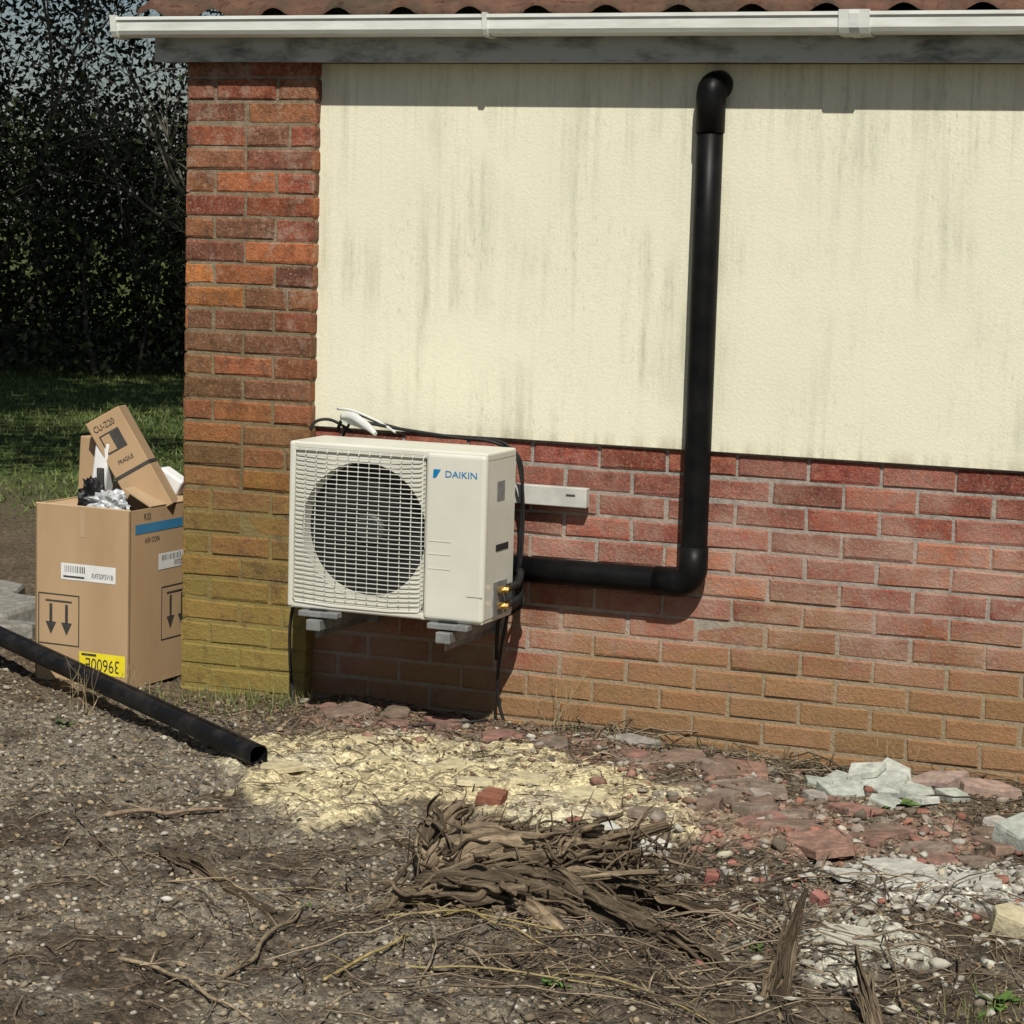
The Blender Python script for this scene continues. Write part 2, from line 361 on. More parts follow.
crumbs(PD,260,[(.50,.48,.42),(.42,.40,.35)],.004,.022,.13);crumbs(PE,200,[(.50,.48,.4),(.4,.38,.31)],.004,.022,.14)
crumbs(PC,560,[(.28,.16,.12),(.33,.15,.11),(.33,.28,.23),(.19,.15,.11)],.003,.026,.15);crumbs(PB,460,[(.28,.16,.12),(.21,.14,.1),(.36,.32,.26)],.003,.020,.1)
crumbs([(2.15,-1.2),(2.5,-1.9),(2.1,-1.45),(2.9,-1.6)],380,[(.48,.45,.37),(.42,.39,.29),(.30,.13,.10),(.3,.27,.22)],.005,.022,.22)
crumbs([(1.5,-.2),(2.9,-.1),(2.2,-.3)],520,[(.42,.39,.33),(.3,.26,.2),(.2,.17,.13)],.003,.022,.12)
stones('rubble_fragments',np.array(cx),np.array(cy),np.array(cr_),np.array(cl),M_conc,.5,.1,.8)
# ------------------------------------------------------------------ broken slabs
def slabmb(mb,c,r,th,col,tilt=(0,0),rot=None,el=1.,nv=None,z=None,jag=.3):
    nv=nv or random.randint(7,12);rot=random.uniform(0,6.28) if rot is None else rot
    jj=.25*8/nv if nv>6 else .3
    a=np.sort(np.linspace(0,2*np.pi,nv,endpoint=False)+rng.uniform(-jj,jj,nv))
    rr=r*(1-jag*rng.random(nv));p=np.stack([np.cos(a)*rr*el,np.sin(a)*rr,np.zeros(nv)],1)
    Rm=np.array(Matrix.Rotation(rot,3,'Z'))
    Tm=np.array(Matrix.Rotation(tilt[0],3,'X')@Matrix.Rotation(tilt[1],3,'Y'))
    low=p.copy();mid=p*1.0;top=p*.95;mid[:,2]=th*.86;top[:,2]=th+rng.uniform(-.05,.05,nv)*th;low[:,:2]*=1.03
    V=np.concatenate([low,mid,top,[[0,0,th*1.02]]])@Rm.T@Tm.T
    zz=hz(c[0],c[1])-.006 if z is None else z
    V+=np.array([c[0],c[1],zz]);Fc=[]
    for l in (0,1):
        for i in range(nv): j=(i+1)%nv;Fc.append([l*nv+i,l*nv+j,(l+1)*nv+j,(l+1)*nv+i])
    for i in range(nv): Fc.append([2*nv+i,2*nv+(i+1)%nv,3*nv])
    Fc.append(list(range(nv))[::-1]);mb.add(V,Fc,col)
mb=MB()
pc=[(.25,.17,.13),(.30,.17,.13),(.22,.16,.12),(.32,.17,.135),(.27,.21,.17)]
for i in range(46):
    if i<26: c=(rng.uniform(2.0,2.95),0);c=(c[0],-.92-.05*math.sin(c[0]*5)+rng.uniform(-.22,.22));r0=rng.uniform(.03,.11)
    else: t_=(i-26)/19;c=(.62+1.5*t_+rng.normal(0,.03),-.18-.24*t_+rng.uniform(-.08,.08));r0=rng.uniform(.04,.12)
    slabmb(mb,c,r0,.018+.012*random.random(),np.array(random.choice(pc))*rng.uniform(.85,1.15),(random.uniform(-.12,.12),random.uniform(-.12,.12)),el=rng.uniform(1,1.6),jag=.4,nv=random.randint(5,8),z=hz(*c)-rng.uniform(.006,.014))
mb.obj('broken_paving',M_pave)
mb=MB()
for c,r,cl_ in [((.98,-.62),.06,(.54,.47,.29)),((1.1,-.8),.08,(.54,.47,.29)),((1.35,-.75),.09,(.55,.48,.30)),((.95,-1.08),.07,(.5,.43,.27)),((1.08,-1.28),.055,(.52,.45,.28)),((1.6,-.85),.08,(.52,.46,.29)),((1.82,-.98),.08,(.52,.46,.29)),((1.5,-.98),.06,(.52,.46,.30)),((.84,-1.0),.04,(.5,.44,.28)),((2.75,-1.3),.12,(.47,.46,.41)),((2.95,-1.28),.1,(.45,.44,.39)),((2.78,-1.9),.1,(.48,.46,.38)),((2.85,-1.98),.06,(.46,.44,.36)),((2.66,-1.4),.05,(.46,.45,.4))]:
    slabmb(mb,c,r,.014,cl_,(random.uniform(-.08,.08),random.uniform(-.08,.08)),jag=.4,z=hz(*c)-.004)
mb.obj('mortar_lumps',M_conc)
mb=MB()
G1,G2,G3=(.38,.40,.35),(.44,.45,.40),(.32,.34,.29)
for c,r,th,cl_,tl,el,zz in [((2.43,-.47),.085,.024,G1,(.16,.1),1.35,.0),((2.53,-.42),.09,.024,G2,(.22,-.1),1.3,.022),((2.61,-.45),.065,.022,G1,(.05,.2),1.3,.01),((2.49,-.33),.08,.022,G3,(.2,0),1.3,.018),((2.54,-.36),.07,.02,G2,(.3,.12),1.3,.052),((2.66,-.49),.05,.018,G2,(-.1,-.1),1.4,.0),((2.47,-.40),.06,.02,G2,(.26,-.16),1.2,.042),
   ((2.72,-.38),.045,.028,G1,(.2,.1),1.3,.0),((2.65,-.28),.07,.034,(.34,.255,.21),(.12,-.08),1.9,.015),((2.79,-.24),.058,.03,(.35,.25,.20),(.05,.1),1.8,.015),((2.98,-.86),.065,.055,G1,(.2,.15),1.25,.0),((2.9,-.7),.04,.02,(.4,.38,.33),(0,.1),1,.0),((2.38,-.6),.04,.02,(.35,.32,.28),(0,.1),1.2,.0),((2.36,-.43),.05,.018,G3,(.1,.1),1.5,.0),((2.57,-.56),.05,.018,G1,(.1,.1),1.4,.0),
   ((3.1,-1.62),.055,.055,(.5,.44,.29),(.2,.2),1,.0),((2.15,-1.36),.04,.025,(.5,.49,.43),(.2,.2),1.4,.0),((1.98,-1.22),.035,.025,(.48,.48,.43),(.1,.2),1.5,.0),((2.35,-1.5),.025,.025,(.30,.12,.1),(.2,.2),1,.0),((2.65,-1.62),.028,.026,(.30,.13,.11),(.2,.2),1,.0),((1.60,-1.10),.045,.03,(.24,.10,.065),(.1,.2),1.4,-.004),((2.25,-.72),.035,.025,(.34,.29,.25),(.1,.2),1.3,.0),((1.7,-.2),.06,.025,(.28,.26,.23),(.1,.1),1.6,.0)]:
    slabmb(mb,c,r,th,cl_,tl,el=el,z=hz(*c)+zz,jag=.2,nv=random.randint(4,6))
mb.obj('concrete_rubble',M_conc)
mb=MB()
for c,r,th in [((-1.15,.62),.19,.10),((-1.42,.9),.17,.09),((-.95,.42),.09,.06),((-1.5,.55),.12,.08)]:
    slabmb(mb,c,r,th,(.25,.24,.21),(random.uniform(-.1,.1),random.uniform(-.1,.1)),el=1.3,jag=.2,nv=7,z=hz(*c)-.01)
mb.obj('stone_block',M_conc)
# ------------------------------------------------------------------ twigs & leaf litter
mb=MB()
def twig(x,y,l,r,col,an=None,z=0,lift=.0,segs=4,k=4,w=.12):
    an=rng.uniform(0,6.28) if an is None else an
    P=[];cx_,cy_=x,y;a=an
    for i in range(k+1):
        P.append((cx_,cy_,hz(cx_,cy_)+r+z+lift*math.sin(math.pi*i/k)));a+=rng.normal(0,w);cx_+=math.cos(a)*l/k;cy_+=math.sin(a)*l/k
    tube(mb,np.array(P),[r,r*.9,r*.5],segs,col)
tc_=[(.16,.12,.08),(.22,.17,.115),(.10,.078,.055),(.27,.215,.145),(.07,.055,.04)]
for i in range(3200):
    r_=random.random()
    if r_<.3: x_,y_=rng.uniform(.2,3.0),-abs(rng.normal(.05,.3))-.03
    elif r_<.62: x_,y_=rng.normal(2.3,.5),rng.normal(-2.0,.45)
    else: x_,y_=rng.uniform(-.6,3.3),rng.uniform(-3.2,-.2)
    if y_>-.03 or y_<-3.4: continue
    twig(x_,y_,rng.uniform(.02,.16),rng.uniform(.0007,.0022),np.array(random.choice(tc_))*rng.uniform(.7,1.2),z=rng.uniform(0,.006),lift=rng.uniform(0,.008))
for i in range(340):
    if i<230: x_,y_=rng.normal(2.3,.42),rng.normal(-2.0,.34)
    else: x_,y_=rng.uniform(1.5,2.9),-abs(rng.normal(.12,.14))-.05
    twig(x_,y_,rng.uniform(.12,.38),rng.uniform(.001,.003),np.array(random.choice(tc_))*rng.uniform(.7,1.4),z=rng.uniform(0,.015),lift=rng.uniform(0,.035),k=5,an=rng.choice([.4,-.3,2.6,.9])+rng.normal(0,.7),w=.16)
mb.obj('twigs',M_bark)
mb=MB()
for (a,b,r,c) in [((1.41,-2.70),(1.85,-2.93),.005,(.32,.25,.16)),((1.67,-2.76),(1.62,-2.23),.006,(.22,.17,.11)),((1.87,-2.69),(1.92,-2.29),.004,(.34,.26,.11)),((1.86,-2.15),(2.25,-2.28),.003,(.34,.26,.11)),((1.8,-2.2),(2.3,-2.2),.0028,(.34,.27,.12)),((.78,-1.77),(1.05,-1.57),.007,(.26,.19,.13)),((.5,-1.6),(1.15,-2.2),.0025,(.2,.15,.1)),((2.3,-2.4),(2.75,-2.6),.003,(.32,.25,.12)),((1.2,-2.2),(1.6,-2.05),.0025,(.3,.23,.14)),((1.9,-2.5),(2.5,-2.45),.003,(.34,.27,.13))]:
    P=[];
    for t_ in np.linspace(0,1,7):
        q=np.array(a)*(1-t_)+np.array(b)*t_+rng.normal(0,.009,2);P.append((q[0],q[1],hz(*q)+r+.012*math.sin(t_*3.14)+rng.uniform(0,.005)))
    tube(mb,catmull(P,3),[r,r*.9,r*.55],6,c)
    for j in range(3):
        q=P[random.randint(1,5)];an=rng.uniform(0,6.28);l=rng.uniform(.04,.12);tube(mb,np.array([q,(q[0]+math.cos(an)*l*.5,q[1]+math.sin(an)*l*.5,q[2]+.012),(q[0]+math.cos(an)*l,q[1]+math.sin(an)*l,q[2]+.01)]),[r*.5,r*.2],5,c)
mb.obj('fallen_sticks',M_bark,smooth=True)
mb=MB()
nl=8500
for i in range(nl):
    r_=random.random()
    if r_<.4: x_,y_=rng.uniform(.2,3.0),-abs(rng.normal(.02,.28))-.03
    elif r_<.65: x_,y_=rng.normal(2.3,.5),rng.normal(-1.9,.45)
    else: x_,y_=rng.uniform(-.6,3.3),rng.uniform(-3.2,-.2)
    if y_>-.03 or y_<-3.4: continue
    s=rng.uniform(.003,.011);a=rng.uniform(0,6.28);u=np.array([math.cos(a),math.sin(a),rng.normal(0,.35)])*s;v_=np.array([-math.sin(a),math.cos(a),rng.normal(0,.4)])*s*.55
    c=np.array([x_,y_,hz(x_,y_)+.005])
    mb.add([c-u,c+v_+[0,0,s*.2],c+u,c-v_],[[0,1,2,3]],np.array(random.choice([(.16,.10,.055),(.10,.07,.045),(.25,.17,.09),(.32,.25,.15),(.07,.055,.04)]))*rng.uniform(.7,1.2))
mb.obj('leaf_litter',M_litter)
# ------------------------------------------------------------------ root stump / wood
def rootobj(name,strands,parent=None):
    vs=[];fs=[];gr=[];n0=0;cs=[]
    for (P,R,seed,ridge,segs,nn) in strands:
        P=catmull(P,nn);n=len(P)
        k=np.arange(segs)
        def mod(ang,t,seed=seed,ridge=ridge):
            ca=np.cos(ang)*2.2;sa=np.sin(ang)*2.2
            a_=vn(ca*1.3+seed*7.7+t*1.8,sa*1.3+seed*3.1);b_=vn(ca*4+seed*2.7+t*2.2,sa*4+seed*5.5+t*1.8)
            return 1+ridge*(1.5*(a_-.5)+1.4*(b_-.5))
        m_=MB();tube(m_,P,R,segs,None,True,mod);V=m_.v[0]
        s=np.concatenate([[0],np.cumsum(np.linalg.norm(np.diff(P,axis=0),axis=1))])
        ang=k/segs*2*np.pi;br_=random.uniform(.45,1.5);ga=5 if segs>12 else 1.6
        for i in range(n):
            for kk in range(segs): gr.append((math.cos(ang[kk])*ga*1.6+seed*3,math.sin(ang[kk])*ga*1.6,s[i]*6))
        cs+= [(br_,br_*.97,br_*.93,1)]*len(V)
        vs.append(V);fs+= [[i+n0 for i in q] for q in m_.f];n0+=len(V)
    me=D.meshes.new(name);me.from_pydata(np.concatenate(vs).tolist(),[],fs)
    a=me.attributes.new('grain','FLOAT_VECTOR','POINT');a.data.foreach_set('vector',np.array(gr,np.float32).ravel())
    a=me.color_attributes.new("Col",'FLOAT_COLOR','POINT');a.data.foreach_set('color',np.array(cs,np.float32).ravel())
    me.materials.append(M_wood);me.polygons.foreach_set('use_smooth',[len(p.vertices)==4 for p in me.polygons])
    return link(D.objects.new(name,me),parent)
ST=[]
def st(P,R,ridge=.55,segs=30,nn=7): ST.append((P,R,random.uniform(0,30),ridge,segs,nn))
def bundle(P,R,cnt,fr,frac=(.15,.5),tws=1.1,wob=.006,core=.8,flp=.45):
    P=catmull(P,8);n=len(P);T=np.gradient(P,axis=0);T/=np.linalg.norm(T,axis=1)[:,None]
    pj=P+rng.normal(0,wob*.8,P.shape)
    st(list(pj[::3])+[P[-1]],[r*core for r in R],.75,30,3)
    Ri=np.interp(np.linspace(0,1,n),np.linspace(0,1,len(R)),R)
    for i in range(cnt):
        a0=rng.uniform(0,6.28);tw=rng.normal(0,tws);l=rng.uniform(*frac);s0=rng.uniform(-.1,1.02-l);q=[];fl=rng.uniform(.01,.06) if rng.random()<flp else 0
        ro=rng.uniform(.75,1.12)
        for t_ in np.linspace(max(0,s0),min(1,s0+l),6):
            k_=int(t_*(n-1));tt=T[k_];up=np.array([0,0,1.]);sd=np.cross(tt,up);sd/=np.linalg.norm(sd)+1e-9;u2=np.cross(sd,tt)
            a=a0+tw*(t_-s0);rr=Ri[k_]*ro+fl*((t_-s0)/l)**2
            q.append(P[k_]+sd*math.cos(a)*rr+u2*math.sin(a)*rr+rng.normal(0,wob,3))
        if rng.random()<.4:q=q[::-1]
        r0=fr[0]+(fr[1]-fr[0])*rng.random()**1.8;st(q,[r0*.8,r0,r0*.8,.001],.8,8,3)
b=hz(2.05,-1.95)
bundle([(1.84,-2.0,b+.03),(1.92,-1.96,b+.07),(2.03,-1.90,b+.075),(2.13,-1.82,b+.08),(2.22,-1.70,b+.075)],[.06,.085,.07,.05,.018],120,(.003,.018))
bundle([(1.82,-2.06,b+.02),(1.95,-2.07,b+.045),(2.08,-2.05,b+.04),(2.2,-1.99,b+.01)],[.035,.055,.04,.02],60,(.003,.013))
bundle([(1.82,-1.95,b+.0),(1.80,-1.93,b+.08),(1.81,-1.89,b+.14),(1.85,-1.86,b+.18)],[.045,.05,.036,.010],55,(.003,.014),(.3,.9))
bundle([(1.88,-1.98,b+.05),(1.9,-1.92,b+.13),(1.95,-1.88,b+.17)],[.035,.03,.008],26,(.003,.010),(.3,.9))
bundle([(1.93,-1.92,b+.07),(2.05,-1.84,b+.12),(2.14,-1.80,b+.115),(2.27,-1.66,b+.13)],[.035,.035,.022,.006],50,(.002,.009))
bundle([(2.05,-1.94,b+.06),(2.1,-1.88,b+.13),(2.13,-1.86,b+.16)],[.03,.022,.005],16,(.003,.008),(.3,.9))
bundle([(2.1,-1.97,b+.05),(2.24,-2.03,b+.035),(2.38,-2.09,b+.02),(2.5,-2.14,b+.01),(2.6,-2.2,b-.02)],[.045,.032,.022,.014,.008],40,(.002,.007))
bundle([(2.1,-1.9,b+.05),(2.26,-1.88,b+.045),(2.4,-1.9,b+.02),(2.52,-1.86,b+.0)],[.032,.022,.016,.006],30,(.002,.007))
bundle([(2.03,-2.05,b+.035),(2.13,-2.13,b+.02),(2.25,-2.2,b+.0)],[.035,.026,.01],24,(.002,.007))
bundle([(1.9,-2.05,b+.04),(1.8,-2.12,b+.02),(1.74,-2.15,b-.01)],[.028,.018,.006],14,(.002,.006))
for i in range(170):
    t_=random.random();p=np.array([1.80+.5*t_,-2.02+.26*t_,b+.07])+rng.normal(0,.045,3);d_=np.array([.5,.3,.15])+rng.normal(0,.75,3);d_/=np.linalg.norm(d_);l=rng.uniform(.04,.2)
    st([p-d_*l*.5,p+rng.normal(0,.015,3),p+d_*l*.6+rng.normal(0,.02,3)],[.002,rng.uniform(.0015,.0055),.0008],.5,6,3)
rootobj('root_stump',ST)
ST=[];c=(2.76,-2.33);h0=hz(*c)
bundle([(2.75,-2.36,h0-.02),(2.757,-2.33,h0+.09),(2.768,-2.3,h0+.16),(2.78,-2.28,h0+.22)],[.020,.015,.009,.003],26,(.0015,.005),(.3,.95),.5,.002,.7,.2)
bundle([(2.72,-2.37,h0-.02),(2.73,-2.35,h0+.04),(2.735,-2.33,h0+.08)],[.013,.010,.003],10,(.002,.004),(.3,.9),.5,.002,.7,.2)
rootobj('splintered_branch',ST)
ST=[];c=(2.93,-2.34);h0=hz(*c)
bundle([(2.98,-2.43,h0-.01),(2.95,-2.38,h0+.03),(2.92,-2.33,h0+.07),(2.89,-2.28,h0+.12)],[.016,.012,.008,.002],22,(.0015,.004),(.3,.95),.5,.002,.7,.3)
rootobj('splintered_branch.001',ST)
ST=[]
bundle([(1.07,-1.97,hz(1.07,-1.97)+.006),(1.22,-2.05,hz(1.22,-2.05)+.012),(1.38,-2.16,hz(1.38,-2.16)+.01),(1.54,-2.27,hz(1.54,-2.27)+.006)],[.008,.016,.013,.004],14,(.002,.006),wob=.002,core=1.,flp=.1)
rootobj('bark_piece',ST)
# ------------------------------------------------------------------ HOUSE
house=empty('brick_house')
def brick(mb,o,u,n,w,h,col,dep=.012):
    o=np.array(o,float);u=np.array(u,float);n=np.array(n,float);zv=np.array([0,0,1.]);c=.0045
    j=lambda s:rng.normal(0,s)
    pr=j(.0014)
    def P(a,b_,d): return o+u*a+zv*b_+n*(d+pr)
    k=[(0,0),(w,0),(w,h),(0,h)];s=[(1,1),(-1,1),(-1,-1),(1,-1)]
    V=[P(a+j(.0013),b_+j(.0013),-dep) for a,b_ in k]
    V+=[P(a+j(.0015),b_+j(.0015),-c*.8) for a,b_ in k]
    V+=[P(a+q[0]*c*rng.uniform(.6,2.1),b_+q[1]*c*rng.uniform(.6,2.1),j(.0008)) for (a,b_),q in zip(k,s)]
    Fc=[]
    for l in (0,4):
        for i in range(4): i2=(i+1)%4;Fc.append([l+i,l+i2,l+4+i2,l+4+i])
    Fc.append([8,9,10,11]);mb.add(V,Fc,col)
palw=[(.31,.092,.058),(.34,.115,.072),(.28,.077,.055),(.37,.14,.08),(.25,.09,.062),(.33,.12,.085)]
palp=[(.32,.10,.05),(.37,.125,.052),(.29,.09,.052),(.23,.09,.055),(.48,.18,.055),(.26,.115,.06),(.33,.14,.065),(.19,.075,.048),(.21,.095,.055)]
def bcol(p,z=None): return np.array(random.choice(p))*rng.uniform(.75,1.2)
H=2.08;PX0,PX1,PY=.03,.50,-.06
mb=MB()
for r in range(-1,12):
    off=-.1125 if r%2 else 0
    x_=PX1-.02+off
    while x_<6.3:
        brick(mb,(x_,0,r*.075+.005),(1,0,0),(0,-1,0),.215,.065,bcol(palw));x_+=.225
mb.obj('lower_brickwork',M_brick,house)
mb=MB()
for r in range(-1,28):
    zz=r*.0752+.005
    ws=[.215,.245] if r%2 else [.1025,.215,.1325]
    if r%7==3: ws=[.215,.15,.085]
    x_=PX0
    for w_ in ws: brick(mb,(x_,PY,zz),(1,0,0),(0,-1,0),min(w_,PX1-x_),.065,bcol(palp));x_+=w_+.01
    brick(mb,(PX1,PY+.003,zz),(0,1,0),(1,0,0),.05,.065,bcol(palp))
    yy=PY+.001
    w1=.1025 if r%2 else .215
    while yy<6.9:
        brick(mb,(PX0,yy+w1,zz),(0,-1,0),(-1,0,0),w1,.065,bcol(palp));yy+=w1+.01;w1=.215
mb.obj('pier_and_gable_brickwork',M_pier,house)
box('wall_core',PX1-.02,6.3,.004,6.95,-.1,H,M_mort,house)
box('pier_core',PX0+.004,PX1-.004,PY+.004,.3,-.1,H-.002,M_mortp,house)
box('gable_core',PX0+.004,PX1-.022,.3,6.9,-.1,H-.003,M_mortp,house)
quadmesh('gable_end',[[(PX0+.003,-.06,H),(PX0+.003,6.9,H),(PX0+.003,3.42,H+1.62)]],M_mortp,house)
box('render_panel',PX1-.012,6.3,-.016,.003,.903,H-.001,M_render,house,.002,1)
box('soffit_board',-.07,6.35,-.075,-.002,H+.001,H+.012,M_fascia,house)
box('fascia_board',-.07,6.35,-.10,-.076,H-.002,2.185,M_fascia,house)
GO=.022
def profx(name,prof,x0,x1,mat,parent,closed=True):
    prof=[(a,b_+GO) for a,b_ in prof]
    n=len(prof);V=[(x0,a,b_) for a,b_ in prof]+[(x1,a,b_) for a,b_ in prof]
    Fc=[[i,(i+1)%n,n+(i+1)%n,n+i] for i in range(n)]
    Fc+=[list(range(n))[::-1],[n+i for i in range(n)]]
    mb=MB();mb.add(V,Fc);o=mb.obj(name,mat,parent);return o
gp_=[(-.104,2.190),(-.104,2.150),(-.112,2.136),(-.128,2.130),(-.172,2.130),(-.188,2.136),(-.196,2.148),(-.198,2.180),(-.204,2.182),(-.204,2.192),(-.196,2.192),(-.194,2.180),(-.192,2.150),(-.184,2.141),(-.170,2.134),(-.130,2.134),(-.115,2.140),(-.108,2.152),(-.108,2.190)]
profx('gutter',gp_,-.17,6.35,M_upvc,house)
for i,(xa,xb) in enumerate([(1.135,1.150),(2.245,2.335),(2.275,2.305),(-.177,-.155),(3.5,3.515),(4.8,4.9)]):
    q=.002*(i==2)
    profx('gutter_bracket_%d'%i,[(-.1035,2.17),(-.1035,2.144),(-.110,2.132),(-.127,2.124-q),(-.174,2.124-q),(-.192,2.130),(-.202,2.146),(-.207-q,2.185),(-.209,2.197),(-.196,2.197),(-.18,2.19)],xa,xb,M_upvc,house)
# roof tiles
mb=MB();step=.015;xs=np.arange(-.10,6.42,step);pit=math.radians(25);T=.225
def prof(xv):
    ph=((xv+.10)/T)%1.0
    return np.where(ph<.42,.022*np.sin(np.pi*ph/.42),-.006*np.sin(np.pi*(ph-.42)/.58))
for side in (0,1):
    for c_ in range(0,14):
        s0=c_*.285;s1=s0+.34
        def pt(s,lift):
            yb=-.165+s*math.cos(pit) if side==0 else 7.0-s*math.cos(pit)
            return yb,2.224+s*math.sin(pit)+lift
        tilec=np.array([random.choice([(.17,.09,.06),(.13,.08,.055),(.20,.10,.068),(.12,.08,.06)]) for _ in range(60)])
        cols=tilec[((xs+.10)/T).astype(int)%60]*rng.uniform(.9,1.1)
        jit=rng.normal(0,.006,60)[((xs+.10)/T).astype(int)%60]
        rows=[]
        for s,lf in ((s0,-.004),(s0,.016),(s0+.1,.014),(s1,.008)):
            yb,zb=pt(s,lf);rows.append(np.stack([xs,np.full_like(xs,yb)+(jit if s==s0 else 0)*(1 if side==0 else -1),zb+prof(xs)],1))
        V=np.concatenate(rows);n=len(xs);Fc=[]
        for l in (0,1,2):
            for i in range(n-1): Fc.append([l*n+i,l*n+i+1,(l+1)*n+i+1,(l+1)*n+i])
        mb.add(V,Fc,np.tile(cols,(4,1)))
mb.obj('roof_tiles',M_tile,house,True)
box('eaves_gap_shade',-.06,6.35,-.11,-.08,2.188,2.215,M_dark,house)  # near-black strip paints the shadow gap between gutter and tiles
mr=MB();tube(mr,np.array([(-.12,3.42,2.22+3.58*math.tan(pit)),(6.4,3.42,2.22+3.58*math.tan(pit))]),.12,12,(.2,.11,.08));mr.obj('ridge_tiles',M_tile,house,True)
# ------------------------------------------------------------------ DRAIN PIPE
dp=empty('drain_pipe')
yb=-.060;r_=.0415
def arc(c,r,a0,a1,n): return [(c[0]+r*math.cos(t_),yb,c[2]+r*math.sin(t_)) for t_ in np.linspace(a0,a1,n)]
zb_=.497;xv=1.828;br=.05
P=[(1.225,yb,zb_),(1.5,yb,zb_),(xv-br,yb,zb_)]+arc((xv-br,0,zb_+br),br,-math.pi/2,0,9)[1:]+[(xv,yb,1.0),(xv,yb,1.5),(xv,yb,2.0)]
tubeo('pipe_run',np.array(P),r_,M_black,dp,28,sm=False)
P=[(xv,yb,1.87),(xv,yb,1.985)]+[(xv+.008*(1-math.cos(t_)),yb+.035*(1-math.cos(t_)),1.985+.028*math.sin(t_)) for t_ in np.linspace(.2,math.pi/2,7)]+[(xv+.012,yb+.065,2.018)]
tubeo('top_elbow',np.array(P),r_+.0035,M_black,dp,28,sm=False)
P=arc((xv-br,0,zb_+br),br,-math.pi/2,0,9);tubeo('lower_elbow',np.array([(xv-.12,yb,zb_)]+P+[(xv,yb,zb_+.115)]),r_+.0035,M_black,dp,28,sm=False)
# ------------------------------------------------------------------ AIR CONDITIONER
ac=empty('air_conditioner_unit')
X0,X1,YF,YB,Z0,Z1=.612,1.280,-.42,-.18,.368,.893
box('case_top',X0,X1,YF+.002,YB,Z1-.03,Z1,M_ac,ac,.008,3)
box('case_bottom',X0+.003,X1-.003,YF+.004,YB,Z0,Z0+.02,M_ac,ac,.004)
box('case_left',X0+.001,X0+.016,YF+.014,YB+.001,Z0+.01,Z1-.02,M_ac,ac,.004)
box('case_right',X1-.017,X1-.001,YF+.0145,YB+.001,Z0+.01,Z1-.02,M_ac,ac,.004)
box('case_back',X0+.016,X1-.017,YB-.02,YB-.002,Z0+.02,Z1-.03,M_dark,ac)
box('case_divider',1.093,1.103,YF+.02,YB-.02,Z0+.02,Z1-.03,M_dark,ac)
cxf,czf,rf=.868,.628,.212;gx0,gx1,gz0,gz1=.632,1.075,.392,.872
mb=MB();n=72;V=[];yF=YF+.012
for i in range(n):
    a=2*math.pi*i/n;V.append((cxf+rf*math.cos(a),yF,czf+rf*math.sin(a)))
for i in range(n):
    a=2*math.pi*i/n;V.append((cxf+(rf-.004)*math.cos(a),yF+.05,czf+(rf-.004)*math.sin(a)))
for i in range(n):
    a=2*math.pi*i/n;ca,sa=math.cos(a),math.sin(a)
    tx=((gx1-cxf) if ca>0 else (gx0-cxf))/(ca if abs(ca)>1e-6 else 1e-6);tz=((gz1-czf) if sa>0 else (gz0-czf))/(sa if abs(sa)>1e-6 else 1e-6)
    t_=min(abs(tx),abs(tz));V.append((cxf+t_*ca,yF,czf+t_*sa))
Fc=[]
for i in range(n):
    j=(i+1)%n;Fc.append([i,j,2*n+j,2*n+i]);Fc.append([j,i,n+i,n+j])
mb.add(V,Fc);mb.obj('fan_panel',M_ac,ac)
tubeo('fan_shroud',np.array([(cxf,yF+.05,czf),(cxf,YB-.03,czf)]),rf+.001,M_dark,ac,48,sm=False)
box('front_frame_left',X0+.002,gx0+.001,YF,YF+.02,Z0+.004,Z1-.004,M_ac,ac,.006,3)
box('front_frame_top',gx0,gx1,YF+.001,YF+.02,gz1,Z1-.003,M_ac,ac,.004,2)
box('front_frame_bottom',gx0,gx1,YF+.001,YF+.02,Z0+.003,gz0,M_ac,ac,.004,2)
box('front_panel',gx1+.004,X1,YF-.004,YF+.03,Z0+.002,Z1-.006,M_ac,ac,.014,4)
for i,(zz,l) in enumerate(((.615,.075),(.575,.075),(.53,.075))):
    box('moulding_%d'%i,gx1+.02,gx1+.02+l,YF-.0055,YF-.003,zz,zz+.002,M_ac,ac)
box('service_cover_seam',X1-.055,X1-.004,YF-.0048,YF-.0035,.452,.454,M_galv,ac)
mb=MB()
for kbl in range(3):
    a0=kbl*2*math.pi/3+.5;V=[];na,nr=10,6
    for i in range(na):
        for j in range(nr):
            rr=.05+(rf-.07)*j/(nr-1)+.0;aa=a0+(i/(na-1))*(1.15+.35*j/(nr-1))+.25*j/(nr-1)
            V.append((cxf+rr*math.cos(aa),yF+.05+.07*i/(na-1),czf+rr*math.sin(aa)))
    mb.add(V,[[i*nr+j,i*nr+j+1,(i+1)*nr+j+1,(i+1)*nr+j] for i in range(na-1) for j in range(nr-1)])
mb.obj('fan_blades',M_fan,ac,True)
tubeo('fan_hub',np.array([(cxf,yF+.035,czf),(cxf,yF+.045,czf),(cxf,yF+.15,czf)]),[.035,.05,.055],M_fan,ac,24,sm=False)
mb=MB();yg=YF-.006
nh=34
for i in range(nh):
    zz=gz0+.004+(gz1-gz0-.008)*i/(nh-1);bow=-.006
    P=[(gx0-.002,YF+.004,zz),(gx0+.012,yg,zz),(cxf-.1,yg+bow,zz),(cxf+.1,yg+bow,zz),(gx1-.012,yg,zz),(gx1+.002,YF+.004,zz)]
    tube(mb,np.array(P),.0016,6)
nv_=13
